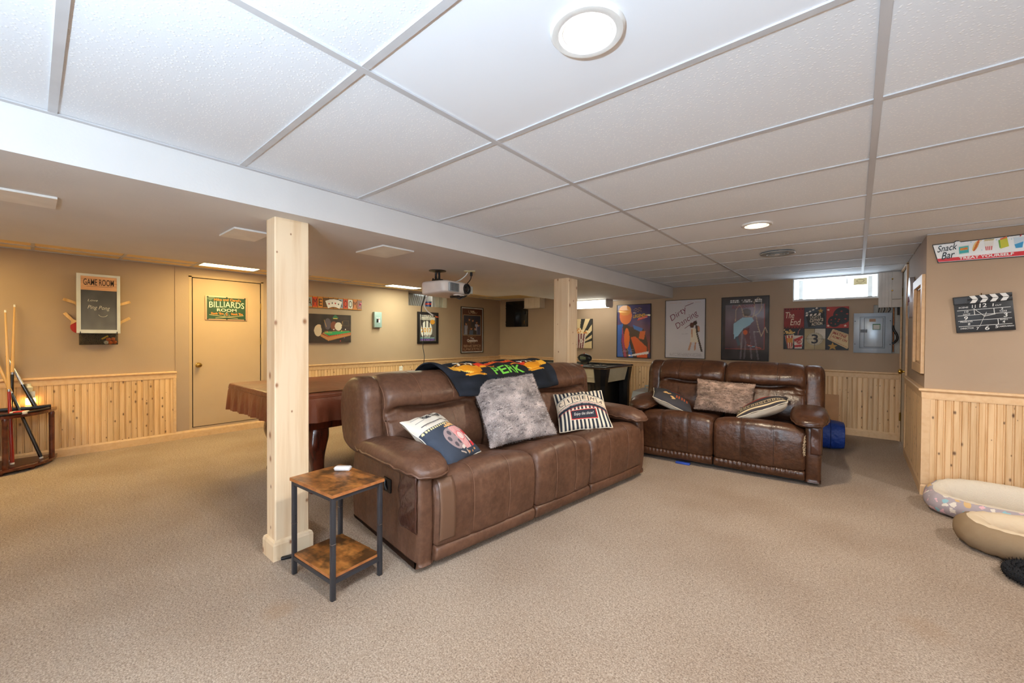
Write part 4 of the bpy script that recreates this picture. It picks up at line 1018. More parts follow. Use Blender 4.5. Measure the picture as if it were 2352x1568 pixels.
lettering('LEGEND', ink((240, 190, 50)), t, .10, .265, .22, .055, -.0115, .10, .2, .02); lettering('The', ink((220, 214, 230)), t, .02, .315, .06, .026, -.0115, .10, .2); lettering('OF BILLIE JEAN', ink((246, 236, 230)), t, .165, .226, .16, .022, -.0118, .15, .2)
# white poster with script title
t, cv, w, h = poster('framed white poster with large slanted purple script title', 'back', -2.425, -1.80, .905, 1.85, (206, 204, 210), fw=.007)
cv.lines_of_text(.12, .88, (.958,), .010, (206, 176, 170), .8); cv.lines_of_text(.12, .92, (.075, .062, .049, .036), .006, (176, 172, 182), .8); cv.lines_of_text(.42, .58, (.425, .412), .006, (180, 176, 186))
# plain stand-in couple
cv.poly([(.64, .27), (.86, .27), (.80, .50), (.66, .52)], (222, 212, 192)); cv.ell(.68, .565, .055, .045, (74, 44, 34)); cv.ell(.76, .60, .05, .035, (46, 34, 30)); cv.poly([(.76, .57), (.86, .55), (.88, .46), (.82, .44), (.95, .12), (.90, .12), (.79, .42)], (46, 38, 38)); cv.poly([(.82, .56), (.88, .52), (.86, .45), (.82, .48)], (196, 140, 112)); cv.poly([(.64, .27), (.68, .27), (.63, .13), (.58, .13)], (196, 146, 118)); cv.poly([(.75, .27), (.79, .27), (.77, .13), (.74, .13)], (190, 140, 112)); cv.poly([(.66, .50), (.70, .50), (.70, .36), (.67, .36)], (200, 150, 122))
flat_print('print', cv, M_PRINT_GLOSS, t, -.010)
M_PURP = ink((112, 34, 62))
lettering('Dirty', M_PURP, t, -.10, .240, .30, .120, -.0115, .62, .25, -.008); lettering('Dancing', M_PURP, t, .03, .140, .40, .120, -.0115, .62, .25, -.008)
for a, b in (((.0, .010), (.18, .138)), ((.0, .365), (.13, .415))):
    MB().tube([(a[0], -.0118, a[1]), (b[0], -.0118, b[1])], .0035, 4).build('lettering_stroke', M_PURP, t)
# dark poster
t, cv, w, h = poster('framed dark poster with pale blue shape, largest of the poster row', 'back', -1.575, -.952, .905, 1.85, (40, 34, 36), fw=.011)
cv.mottle(.3, 7); cv.rect(.07, .17, .92, .885, (150, 62, 62)); cv.rect(.075, .175, .915, .88, (92, 78, 86)); cv.grad((66, 46, 58), (128, 116, 128), .175, .88, .075, .915); cv.mottle(.22, 6)
for x0, x1 in ((.46, .42), (.55, .50), (.60, .66), (.70, .80)): cv.line([(x0, .45), (x1, .02)], .035, (160, 150, 162), .45)
cv.poly([(.26, .58), (.46, .68), (.66, .68), (.70, .62), (.60, .55), (.48, .50), (.34, .36), (.27, .33)], (150, 192, 212)); cv.ell(.54, .755, .10, .06, (74, 56, 44)); cv.poly([(.30, .36), (.36, .38), (.42, .24), (.36, .22)], (64, 84, 100)); cv.poly([(.46, .48), (.60, .52), (.64, .24), (.58, .2)], (96, 52, 60)); cv.ell(.52, .44, .05, .04, (206, 92, 48)); cv.line([(.56, .24), (.86, .19)], .012, (214, 92, 66)); cv.line([(.58, .225), (.76, .21)], .008, (150, 206, 226))
for L in ([(.30, .62), (.31, .80), (.38, .88), (.44, .82), (.48, .70), (.66, .68), (.80, .74), (.86, .82), (.85, .95), (.78, .985), (.72, .93)], [(.68, .68), (.72, .80), (.70, .92)], [(.74, .70), (.80, .50), (.86, .38), (.94, .52), (.98, .44)]): cv.line(L, .018, (186, 164, 140), .9)
cv.lines_of_text(.18, .86, (.955, .930), .016, (226, 222, 220), .85); cv.lines_of_text(.70, .84, (.46, .45), .006, (200, 196, 196))
flat_print('print', cv, M_PRINT_GLOSS, t, -.010)
lettering('footloose', ink((128, 38, 40)), t, -.02, .335, .30, .055, -.0115, .08, .35)
# six-panel movie canvas
w, h = .70, .565
t = wall_thing('canvas_print', 'six-square movie themed canvas print left of the grey breaker panel', 'canvas', 'back', -.427, 1.372)
canvas_block(t, w, h, .022, ink((30, 30, 32)))
cv = Canvas(w, h, 26000, (46, 50, 56)); cv.mottle(.1, 9)
A, B = 1 / 3, .5
cv.rect(0, B, A, 1, (132, 40, 38))
for k in range(7): cv.rect(.012 + k * .046, .955, .035 + k * .046, .985, (60, 24, 24)); cv.rect(.012 + k * .046, .515, .035 + k * .046, .545, (60, 24, 24))
cv.rect(A, B, 2 * A, 1, (64, 70, 78)); cv.poly([(.35, .86), (.64, .89), (.66, .60), (.40, .53)], (32, 34, 36))
for k in range(4): cv.poly([(.35 + .065 * k, .79 + .008 * k), (.385 + .065 * k, .795 + .008 * k), (.395 + .065 * k, .84 + .008 * k), (.36 + .065 * k, .835 + .008 * k)], (222, 208, 196)); cv.poly([(.35 + .05 * k, .86 + .036 * k), (.375 + .05 * k, .85 + .036 * k), (.395 + .05 * k, .875 + .036 * k), (.37 + .05 * k, .89 + .036 * k)], (222, 208, 196))
def star(x, y, r, c):
    cv.poly([(x + r * (1 if i % 2 == 0 else .42) * math.sin(i * math.pi / 5), y + r * w / h * (1 if i % 2 == 0 else .42) * math.cos(i * math.pi / 5)) for i in range(10)], c)
star(.585, .915, .05, (188, 146, 74)); cv.rect(2 * A, B, 1, 1, (160, 52, 44)); star(.70, .93, .026, (226, 206, 186)); star(.70, .56, .026, (226, 206, 186)); star(.95, .56, .026, (226, 206, 186))
cv.ell(.90, .79, .13, .16 * 1.2, (40, 42, 44)); cv.ell(.79, .66, .095, .115 * 1.15, (34, 36, 38))
for k in range(5): cv.ell(.79 + .055 * math.cos(k * 1.257), .66 + .066 * math.sin(k * 1.257), .012, .012, (160, 52, 44)); cv.ell(.90 + .08 * math.cos(k * 1.257 + .4), .79 + .10 * math.sin(k * 1.257 + .4), .016, .014, (160, 52, 44))
cv.poly([(.02, .33), (.17, .36), (.15, .01), (.07, .01)], (214, 196, 170))
for k in range(3): cv.poly([(.025 + .05 * k, .33), (.05 + .05 * k, .335), (.085 + .03 * k, .01), (.07 + .03 * k, .01)], (160, 50, 44))
cv.rect(.06, .16, .15, .27, (198, 134, 62))
for k in range(50): cv.ell(random.gauss(.095, .04), .38 + abs(random.gauss(0, .04)), .014, .016, random.choice([(214, 170, 98), (190, 140, 74), (226, 190, 120)]))
cv.poly([(.165, .33), (.32, .33), (.30, .02), (.185, .02)], (216, 202, 190)); cv.poly([(.17, .24), (.31, .33), (.315, .27), (.18, .18)], (172, 50, 50)); cv.poly([(.18, .10), (.30, .12), (.30, .06), (.185, .04)], (172, 50, 50)); cv.ell(.25, .19, .05, .06, (166, 46, 48)); cv.line([(.235, .33), (.24, .43), (.27, .49)], .008, (206, 120, 110))
cv.rect(A + .004, .0, 2 * A - .004, B - .004, (166, 148, 112)); cv.rect(.5, .25, 2 * A - .004, B - .004, (206, 196, 180)); cv.mottle(.08, 11)
for r, c in ((.125, (60, 60, 62)), (.121, (190, 178, 152)), (.108, (60, 60, 62)), (.104, (186, 174, 148))): cv.ell(.5, .25, r, r * w / h, c)
cv.line([(A, .25), (2 * A, .25)], .004, (80, 78, 74)); cv.line([(.5, 0), (.5, B)], .004, (80, 78, 74))
star(.77, .08, .08, (176, 132, 62)); cv.poly([(.69, .25), (.77, .485), (1, .36), (1, .06), (.98, .03)], (206, 180, 138)); cv.line([(.72, .25), (.785, .45), (1, .335)], .006, (150, 60, 50)); cv.line([(.72, .25), (.985, .06)], .006, (150, 60, 50))
for k in range(3): cv.rect(k / 3 - .003, 0, k / 3 + .003, 1, (26, 26, 28))
cv.rect(0, .496, 1, .504, (26, 26, 28))
flat_print('print', cv, M_PRINT, t, -.0225)
cream = ink((226, 206, 180)); dk = ink((44, 44, 50)); rd = ink((150, 54, 46))
lettering('The', cream, t, -.280, .185, .10, .085, -.0235, 0, .2); lettering('End', cream, t, -.215, .09, .12, .085, -.0235, 0, .2)
lettering('LIGHTS', cream, t, .005, .155, .115, .040, -.0235, .12); lettering('camera', cream, t, .015, .110, .145, .040, -.0235, .12, .3); lettering('ACTION', cream, t, .02, .062, .115, .040, -.0235, .12, 0, .02)
lettering('3', dk, t, 0, -.141, .072, .125, -.0235, 0, 0, .015); lettering('Cold!', cream, t, -.172, -.175, .065, .035, -.0235, .15, .3)
lettering('MATINE', rd, t, .262, -.085, .145, .036, -.0235, -.42, 0, .02); lettering('ADMIT ON', rd, t, .258, -.135, .165, .032, -.0235, -.42, 0, .015)
# popcorn canvas behind the far post
w, h = .60, .555
t = wall_thing('canvas_print', 'popcorn bucket canvas print half hidden by the knotty post', 'canvas', 'back', -4.08, 1.305)
canvas_block(t, w, h, .03, ink((60, 56, 50))); cv = Canvas(w, h, 7000, (220, 196, 150))
for k in range(9):
    a0 = .3 + k * .33; cv.poly([(.5, .1), (.5 + 1.5 * math.cos(a0), .1 + 1.5 * math.sin(a0)), (.5 + 1.5 * math.cos(a0 + .16), .1 + 1.5 * math.sin(a0 + .16))], (40, 40, 40))
cv.poly([(.2, .5), (.8, .5), (.72, 0), (.28, 0)], (214, 200, 186))
for k in range(6): cv.poly([(.2 + .1 * k, .5), (.25 + .1 * k, .5), (.32 + .073 * k, 0), (.28 + .073 * k, 0)], (118, 50, 54))
for k in range(90): cv.ell(random.gauss(.5, .17), .52 + abs(random.gauss(0, .06)), .03, .03, random.choice([(230, 196, 140), (206, 132, 70), (240, 222, 180)]))
cv.ell(.62, .24, .075, .08, (150, 70, 66)); cv.ell(.62, .24, .065, .07, (224, 214, 200)); flat_print('print', cv, M_PRINT, t, -.0305)
lettering('POP', ink((130, 44, 44)), t, .055, -.145, .07, .045, -.032)
# --- left wall beyond the near post
t, cv, w, h = poster('tall brown framed poster with a group picture and white title near the corner', 'left', 5.62, 6.265, .895, 1.845, (84, 44, 30), frame=M_FRAME_BLACK, fw=.012, group='framed posters on the left wall')
cv.C[:] = (196, 196, 194); cv.rect(.035, .02, .965, .98, (82, 44, 30)); cv.rect(.085, .385, .895, .835, (190, 160, 124)); cv.rect(.095, .39, .885, .83, (40, 42, 60)); cv.mottle(.08, 9)
for (x, y, c) in ((.22, .60, (132, 132, 146)), (.36, .70, (70, 50, 44)), (.52, .68, (44, 40, 46)), (.70, .64, (150, 150, 168)), (.80, .58, (60, 62, 88)), (.45, .50, (70, 86, 110)), (.62, .50, (48, 42, 44))):
    cv.poly([(x - .09, .40), (x + .09, .40), (x + .075, y), (x - .075, y)], c); cv.ell(x, y + .04, .04, .036, (176, 120, 92)); cv.ell(x, y + .062, .042, .022, (60, 40, 32))
cv.lines_of_text(.28, .72, (.925, .90, .875), .012, (206, 186, 160)); cv.lines_of_text(.30, .66, (.35,), .008, (176, 140, 110)); cv.lines_of_text(.30, .62, (.225, .212), .008, (190, 160, 130)); cv.lines_of_text(.10, .90, (.165, .145, .120, .100, .075, .055), .010, (176, 140, 112), .8)
flat_print('print', cv, M_PRINT_GLOSS, t, -.010)
lettering('The', ink((232, 226, 220)), t, -.01, -.17, .10, .035, -.0115); lettering('Outsiders', ink((232, 226, 220)), t, 0, -.215, .30, .055, -.0115, 0, 0, .02)
t, cv, w, h = poster('black framed concert poster with piano keys behind the dangling cables', 'left', 4.55, 5.028, 1.10, 1.685, (104, 100, 96), fw=.045, d=.025, group='framed posters on the left wall')
cv.rect(.06, .80, .92, 1, (226, 224, 216)); cv.ell(.42, .42, .34, .34, (236, 236, 230)); cv.rect(.06, .02, .92, .13, (74, 60, 120)); cv.rect(.06, .10, .92, .145, (46, 140, 142))
for k in range(12): cv.rect(.08 + .065 * k, .145, .115 + .065 * k, .18 + .08 * random.random(), (36, 34, 36))
for k in range(3): cv.rect(.13 + .20 * k, .52, .20 + .20 * k, .80, (30, 28, 30))
cv.ell(.78, .73, .14, .09, (232, 164, 44)); flat_print('print', cv, M_PRINT_GLOSS, t, -.010)
lettering('BILLY JOEL', ink((40, 38, 40)), t, .0, .215, .30, .060, -.0115, 0, 0, .01); lettering('IN CONCERT', ink((40, 38, 40)), t, -.04, .165, .20, .022, -.0115); lettering('2017', ink((232, 164, 40)), t, -.035, -.040, .24, .085, -.0115, 0, 0, .02)
lettering('MADISON SQUARE GARDEN', ink((220, 226, 226)), t, -.0, -.187, .30, .020, -.0115); lettering('NEW YORK CITY', ink((170, 130, 220)), t, .0, -.222, .30, .032, -.0115, 0, 0, .01)
# pool-hall canvas: plain stand-in with the same colours
w, h = .66, .425
t = wall_thing('canvas_print', 'dark pool hall canvas print with a green table right of the near post', 'canvas', 'left', 2.93, 1.347)
canvas_block(t, w, h, .035, ink((44, 30, 24))); cv = Canvas(w, h, 9000, (52, 38, 32)); cv.mottle(.25, 8)
cv.poly([(.40, .40), (.95, .42), (1, .38), (1, .36), (.48, .25), (.34, .32)], (46, 146, 84)); cv.poly([(.28, .32), (.45, .19), (1, .33), (1, .26), (.46, .06), (.28, .22)], (176, 118, 66)); cv.poly([(.30, .33), (.34, .335), (.47, .23), (1, .37), (1, .335), (.46, .195)], (186, 84, 44)); cv.poly([(.36, .40), (.95, .44), (.95, .42), (.36, .385)], (150, 84, 50))
cv.poly([(.54, .86), (.70, .88), (.63, .98), (.60, .98)], (40, 104, 68)); cv.ell(.62, .86, .06, .015, (214, 190, 90))
for (x, y, rx, ry, c) in ((.44, .66, .075, .20, (88, 78, 84)), (.58, .60, .075, .16, (120, 66, 44)), (.69, .58, .085, .15, (210, 200, 180)), (.22, .42, .085, .20, (196, 178, 154)), (.24, .58, .05, .06, (206, 180, 150))): cv.ell(x, y, rx, ry, c)
cv.rect(.80, .60, .95, .80, (78, 60, 42)); cv.rect(.815, .62, .935, .78, (56, 44, 36)); cv.line([(.36, .80), (.41, .56)], .008, (206, 160, 90)); cv.line([(.79, .76), (.77, .56)], .008, (206, 160, 90)); cv.line([(.34, .35), (.54, .345)], .008, (206, 170, 80))
for (x, y, c) in ((.585, .47, (236, 232, 224)), (.43, .39, (200, 90, 60)), (.70, .42, (206, 80, 70)), (.77, .42, (230, 190, 80)), (.86, .475, (226, 214, 200)), (.84, .17, (90, 90, 130)), (.74, .055, (190, 60, 50))): cv.ell(x, y, .013, .020, c)
flat_print('print', cv, M_PRINT, t, -.0355)
# letter-block plaque, each block a part
t = wall_thing('letter_plaque', 'colourful letter block plaque above the pool hall canvas', 'sign', 'left', 2.985, 1.735)
bx('backing', ink((44, 34, 28)), t, -.47, -.014, -.085, .47, -.0005, .085)
blocks = [('G', (214, 120, 40)), ('A', (150, 156, 150)), ('M', (206, 70, 34)), ('E', (206, 132, 52)), ('', (104, 76, 52)), ('', (96, 66, 46)), ('', (112, 84, 58)), ('R', (150, 160, 176)), ('O', (204, 70, 40)), ('O', (214, 214, 204)), ('M', (196, 118, 62)), ('', (140, 104, 98))]
for k, (ch, c) in enumerate(blocks):
    x = -.47 + (k + .5) * .94 / 12; b = bx('letter_block', ink(c), t, x - .036, -.018, -.070, x + .036, -.013, .070)
    for zz in (-.078, .078): bx('block_border', ink((206, 136, 52)), b, x - .036, -.0175, zz - .006, x + .036, -.013, zz + .006)
    if ch: lettering(ch, ink((58, 44, 38)), b, x, 0, .052, .105, -.0190)
for k in range(4):
    a = -.36 + .24 * k; x = .005 + .048 * (k - 1.5); m = MB(); ww, hh = .040, .058
    q = [(x + (sx * ww) * math.cos(a) + (sz * hh) * math.sin(a), -(sx * ww) * math.sin(a) + (sz * hh) * math.cos(a) - .012 * abs(k - 1.5) + .004) for sx, sz in ((-1, -1), (1, -1), (1, 1), (-1, 1))]
    cd = m.prism(q, -.0225 - .0012 * k, -.0215 - .0012 * k, 'y').build('playing_card', ink((232, 230, 226)), t)
    cx, cz = sum(p[0] for p in q) / 4, sum(p[1] for p in q) / 4; rd_ = k in (0, 2)
    MB().prism([(cx, cz - .018), (cx + .013, cz + .002), (cx + .007, cz + .012), (cx, cz + .006), (cx - .007, cz + .012), (cx - .013, cz + .002)] if rd_ else [(cx, cz + .016), (cx + .013, cz - .004), (cx + .003, cz - .004), (cx + .005, cz - .014), (cx - .005, cz - .014), (cx - .003, cz - .004), (cx - .013, cz - .004)], -.0232 - .0012 * k, -.0226 - .0012 * k, 'y').build('pip', ink((190, 50, 46)) if rd_ else ink((40, 38, 40)), cd)
for k in range(3): MB().lathe([(.001, 0), (.016, 0), (.016, .006), (.001, .006)], 16, (.430 + .008 * k, -.018, -.012 + .014 * k), Matrix.Rotation(math.pi / 2, 4, 'X')).build('pink_chip', ink((222, 120, 150)), t)
# grey switch box
t = wall_thing('switch_box', 'small grey metal electric box on the wall above the sofa back', 'electric box', 'left', 3.727, 1.507)
bx('case', plain('grey_enamel', (142, 166, 166), .35), t, -.068, -.055, -.128, .068, -.0005, .128, .004)
bx('breaker', M_BLACK, t, -.030, -.058, -.045, .005, -.054, .012); bx('tag', M_WHITE, t, .006, -.0565, -.045, .034, -.054, .010); bx('tag_top', ink((206, 110, 106)), t, .006, -.0570, .002, .034, -.0562, .012)
for x0 in (-.034, .004): bx('slot', M_WHITE, t, x0, -.0565, .026, x0 + .028, -.054, .034)
# black shutter and boxed bulkhead on the back wall
t = wall_thing('wall_cabinet_door', 'black square panel with brass hinges high on the back wall', 'panel', 'back', -5.612, 1.728)
bx('panel', plain('gloss_black', (14, 15, 18), .12), t, -.295, -.045, -.275, .295, -.0005, .275, .004)
for z in (.17, -.18): bx('hinge', M_BRASS, t, .225, -.050, z - .035, .240, -.044, z + .035)
for z in (.19, .13, -.17, -.23): bx('latch', M_BLACK, t, -.31, -.035, z - .012, -.293, -.015, z + .012)
t = wall_thing('boxed_pipe_cover', 'cream boxed pipe cover under the ceiling beside the black panel', 'box', 'back', -5.09, 1.94)
bx('box', plain('cream_board', (220, 206, 184), .55), t, -.20, -.17, -.105, .20, -.0005, .105)
bx('lip', plain('cream_board_lip', (206, 190, 166), .55), t, -.212, -.178, -.118, .205, -.0005, -.105)
for x in (-.08, .06): bx('groove', ink((176, 160, 138)), t, x, -.1708, -.10, x + .003, -.170, .10)
# sign and knobless billiards board on the door
t = thing('door_sign', 'green billiards sign with cream lettering hung on the tan door', 'sign', (XL, 1.61, 1.575), math.pi / 2)
M_SIGN_EDGE = plain('pinkish_wood_edge', (196, 158, 128), .4); bx('board', M_SIGN_EDGE, t, -.225, -.010, -.150, .225, -.0015, .150, .003)
cv = Canvas(.415, .27, 3000, (34, 70, 48)); cv.mottle(.12, 4); cv.poly([(0, .93), (.02, .98), (.2, 1), (.08, .82)], (150, 150, 120), .5); flat_print('print', cv, M_PRINT, t, -.0105)
for x in (-.20, 0, .20):
    for z in (-.135, .135): MB().lathe([(.001, 0), (.010, 0), (.010, .003), (.001, .003)], 14, (x, -.009, z), Matrix.Rotation(math.pi / 2, 4, 'X')).build('pocket', ink((24, 48, 34)), t)
og = ink((232, 134, 44)); cr_ = ink((232, 224, 196))
lettering("Mike and Carol's", og, t, .01, .105, .29, .032, -.0118, 0, 0, .02, arc=.006); lettering('BILLIARDS', cr_, t, .003, .040, .375, .074, -.0118, 0, 0, .0, arc=.010); lettering('ROOM', cr_, t, .0, -.022, .21, .036, -.0119, 0, 0, .01)
lettering("Rack 'Em", og, t, -.10, -.066, .13, .028, -.0118, 0, 0, .02); lettering("Stack 'Em", og, t, .11, -.066, .13, .028, -.0118, 0, 0, .02)
MB().tube([(-.032, -.0118, -.090), (.032, -.0118, -.090), (0, -.0118, -.044)], .003, 5, closed=True).build('rack_triangle', cr_, t); lettering('&', og, t, 0, -.073, .022, .026, -.0118)
for a, b in (((-.185, -.085), (.12, -.124)), ((.185, -.085), (-.12, -.124))): MB().tube([(a[0], -.0115, a[1]), (b[0], -.0115, b[1])], .0028, 5).build('printed_cue', ink((206, 190, 140)), t)

# chalkboard with bats and a net of balls
t = wall_thing('chalkboard', 'white framed game room chalkboard between table tennis bats', 'chalkboard', 'left', .461, 1.556)
W_, H_ = .322, .612; D0, D1 = -.075, -.050
M_GREYWHITE = plain('blue_white_frame', (206, 210, 212), .45)
for (x0, z0, x1, z1) in ((-W_ / 2, -H_ / 2, -W_ / 2 + .030, H_ / 2), (W_ / 2 - .026, -H_ / 2, W_ / 2, H_ / 2), (-W_ / 2 + .030, H_ / 2 - .024, W_ / 2 - .026, H_ / 2), (-W_ / 2 + .030, -H_ / 2, W_ / 2 - .026, -H_ / 2 + .036)): bx('frame', M_GREYWHITE, t, x0, D0 - .008, z0, x1, D1, z1)
for x in (-.10, .10): bx('spacer', M_GREYWHITE, t, x - .03, D1, -.26, x + .03, -.0005, -.20); bx('spacer', M_GREYWHITE, t, x - .03, D1, .22, x + .03, -.0005, .28)
cv = Canvas(.27, .42, 2500, (72, 76, 82)); cv.mottle(.16, 5); cv.grad((104, 104, 106), (64, 66, 72), 0, 1); cv.mottle(.12, 6); bd = flat_print('board', cv, attr_mat('slate_board', .5), t, D0, .002, -.070)
bx('board_back', M_BLACK, t, -.13, D0 + .001, -.28, .135, D1, .29)
for k in range(4): bx('header_slat', wood('header_wood_%d' % k, (214, 166, 128), (190, 140, 104), rough=.6, grain=(3, 60, 60)), t, -.131, D0 - .004, .140 + k * .037, .135, D0, .1755 + k * .037)
lettering('GAME ROOM', ink((60, 44, 36)), t, .0, .222, .225, .066, D0 - .0055, 0, 0, .012); bx('header_line', ink((90, 66, 50)), t, -.09, D0 - .0052, .178, .10, D0 - .0042, .180)
chalk = ink((214, 210, 200))
lettering('Love', chalk, t, -.045, .035, .075, .022, D0 - .002, 0, .3, -.008); lettering('Ping Pong', chalk, t, .0, -.045, .165, .050, D0 - .002, -.05, .25, -.008)
MB().tube([(.03 + .035 * math.sin(a), D0 - .002, -.100 - .035 * math.cos(a)) for a in np.linspace(-1.2, 1.2, 12)], .0018, 4).build('chalk_smile', chalk, t)
M_BAT = wood('bat_wood', (226, 186, 128), (206, 160, 100), rough=.5)
for k, (y0, z0, y1, z1, col, lab) in enumerate(((.211, 1.593, .300, 1.556, (30, 28, 30), 'black table tennis bat sticking out upper left of the chalkboard'), (.219, 1.453, .300, 1.345, (178, 44, 40), 'red table tennis bat sticking out lower left of the chalkboard'), (.706, 1.596, .612, 1.555, (30, 28, 30), 'black table tennis bat sticking out upper right of the chalkboard'), (.703, 1.420, .612, 1.355, (30, 28, 30), 'black table tennis bat sticking out lower right of the chalkboard'))):
    d = Vector((0, y1 - y0, z1 - z0)).normalized(); n = Vector((0, -d.z, d.y)); o0 = Vector((XL + .022 + .001 * k, y0, z0))
    b = thing('table_tennis_bat', lab, 'bat', o0, 0, 'table tennis bats')
    hp = [d * 0 + n * .013, d * .03 + n * .014, d * .09 + n * .012, d * .105 + n * .022, d * .12 + n * .04, d * .12 - n * .04, d * .105 - n * .022, d * .09 - n * .012, d * .03 - n * .014, -n * .013]
    MB().prism([(q.y, q.z) for q in hp], -.009, .009, 'x').build('handle', M_BAT, b, 30)
    c = d * .176; MB().prism([(c.y + .066 * math.cos(a), c.z + .066 * math.sin(a)) for a in np.linspace(0, 2 * math.pi, 33)[:-1]], -.006, .006, 'x').build('blade', ink(col, .7), b, 30)
def mesh_mat():
    q = NT('black_net'); q.val('Base Color', rgb(26, 24, 20)); q.val('Roughness', .8); v = q.coords((1, 1, 1)); ck = q.n('ShaderNodeTexVoronoi'); ck.inputs['Scale'].default_value = 160; ck.feature = 'DISTANCE_TO_EDGE'; q.l(v, ck.inputs['Vector'])
    q.l(q.ramp(ck.outputs['Distance'], [(.06, (.9, .9, .9, 1)), (.09, (.30, .30, .30, 1))]), q.b.inputs['Alpha']); return q.m
t2 = wall_thing('ball_net', 'black net pouch of table tennis balls under the chalkboard', 'net', 'left', .461, 1.245)
MB().prism([(-.014, -.0), (-.014, -.105), (-.030, -.116), (-.075, -.112), (-.088, -.08), (-.085, -.0)], -.142, .142, 'x').build('pouch', mesh_mat(), t2)
MB().tube([(-.14, -.014, 0), (.14, -.014, 0), (.14, -.086, 0), (-.14, -.086, 0)], .004, 6, closed=True).build('rim', M_BLACK, t2)
for x in (-.135, .135): bx('hook', M_BLACK, t2, x - .003, -.088, 0, x + .003, -.082, .022)
for k, (x, z, col) in enumerate(((.055, -.092, (226, 224, 220)), (.087, -.094, (232, 110, 36)), (.120, -.090, (234, 116, 40)), (.072, -.060, (232, 110, 36)), (.108, -.056, (236, 120, 44)))):
    b = prop(MB().ball((0, 0, 0), .0195, 10).build('table_tennis_ball', ink(col, .4), None, 60), ('white' if k == 0 else 'orange') + ' table tennis ball in the net, ' + ('the only white one', 'bottom middle', 'bottom right', 'upper left', 'upper right')[k], 'ball', 'balls in the net'); b.location = (XL + .048, .461 + x, 1.245 + z)
b = prop(MB().rbox(-.008, -.03, -.008, .008, .03, .008, .003).build('chalk_stick', ink((232, 190, 50)), None, 40), 'yellow chalk stick leaning in the net of balls', 'chalk'); b.location = (XL + .060, .505, 1.205); b.rotation_euler = (R(35), 0, 0)

# --- breaker panel, pipe cover and exposed wall strip
back_fill = bx('concrete', plain('painted_concrete', (198, 196, 190), .9, bump=(40, .5, .01)), wall_back, PANEL[0], YB + .05, PANEL[1], PANEL[2], YB + .10, PANEL[3])
t = wall_thing('breaker_panel', 'grey steel breaker panel with closed door beside the wood door', 'electric panel', 'back', .150, 1.310)
M_STEEL = plain('grey_steel', (172, 184, 198), .32, .25)
bx('cover', M_STEEL, t, -.180, -.022, -.250, .180, -.0005, .250, .004); bx('raised_frame', plain('steel_shade', (128, 140, 154), .35, .3), t, -.122, -.027, -.190, .118, -.021, .205, .002); bx('raised_field', M_STEEL, t, -.117, -.031, -.185, .113, -.0265, .200, .002)  # darker edge line; edge shading is put into the steel colour
d = bx('panel_door', plain('grey_steel_light', (182, 194, 206), .3, .2), t, -.075, -.037, -.172, .095, -.033, .186, .001); bx('door_gap', plain('steel_gap', (74, 82, 92), .5), t, -.079, -.0335, -.176, .099, -.0305, .190)  # door kept lighter and gap darker in colour, since flat light hides both
bx('label_brown', ink((176, 138, 112)), d, -.030, -.0385, .140, .030, -.0368, .175); bx('label_green', ink((50, 120, 72)), d, .002, -.0382, .040, .074, -.0368, .112); bx('label_white', ink((206, 206, 200)), d, .007, -.0388, .045, .069, -.0380, .102)
bx('latch_plate', ink((120, 124, 130)), d, -.112, -.040, .005, -.048, -.0310, .045); 
for k in range(4): bx('latch_slot', M_BLACK, d, -.108 + .015 * k, -.0408, .012, -.100 + .015 * k, -.0395, .038)
for x in (-.165, .165):
    for z in (-.14, .15): MB().lathe([(.001, 0), (.006, 0), (.006, .003), (.001, .003)], 10, (x, -.022, z), Matrix.Rotation(math.pi / 2, 4, 'X')).build('screw', M_BLACK, t)
t = wall_thing('pipe_cabinet', 'white grooved board cabinet with brass knobs above the breaker panel', 'cabinet', 'back', .309, 1.835)
M_GBOARD = plain('whitewashed_board', (216, 206, 196), .5)
for k in range(4): bx('board', M_GBOARD, t, -.107 + k * .0302, -.045, -.212, -.0775 + k * .0302, -.0005, .219)
bx('board', M_GBOARD, t, .0145, -.045, -.212, .104, -.0005, -.118); dd = bx('cabinet_door', M_GBOARD, t, .0145, -.050, -.114, .104, -.0005, .219)
for z in (.130, -.010): MB().ball((.016, -.056, z), .009, 8).build('knob', M_BRASS, t, 60)
for k in range(5):
    x = .215 + .022 * k; prop(MB().tube(cr([(x, YB - .010, 1.625), (x - .006 + .004 * k, YB - .02, 1.60), (x - .01, YB - .012, 1.565)], 8, False), .006, 6).build('house_cable', ink((150, 134, 116) if k % 2 else (70, 66, 62)), None, 60), '%s house cable entering the breaker panel top, %s of five' % ('tan' if k % 2 else 'dark', ('first', 'second', 'third', 'fourth', 'last')[k]), 'cable', 'cables above the breaker panel')
prop(MB().tube(cr([(.336, YB - .005, 1.40), (.345, YB - .012, 1.35), (.372, YB - .02, 1.29), (.378, YB - .02, 1.24), (.36, YB - .012, 1.20), (.336, YB - .010, 1.18)], 22, False), .012, 8).build('black_conduit', M_BLACK, None, 60), 'curved black conduit right of the breaker panel', 'conduit')
prop(MB().tube([(.345, YB + .02, 1.08), (.345, YB + .02, 1.62)], .007, 8).build('copper_pipe', plain('copper', (150, 92, 56), .3, .9), None, 60), 'thin copper pipe right of the breaker panel', 'pipe')
prop(MB().tube([(.385, YB + .02, 1.53), (.385, YB + .02, 1.66)], .010, 8).build('stub_pipe', M_BLACK, None, 60), 'short black pipe stub above the conduit', 'pipe')
# board leaning at the back wall wainscot
t = prop(bx('access_board', plain('tan_board', (196, 150, 108), .6), None, -.42, YB - .024, .095, -.165, YB - .013, .505), 'plain tan board fixed over the wainscot right of the loveseat', 'board')

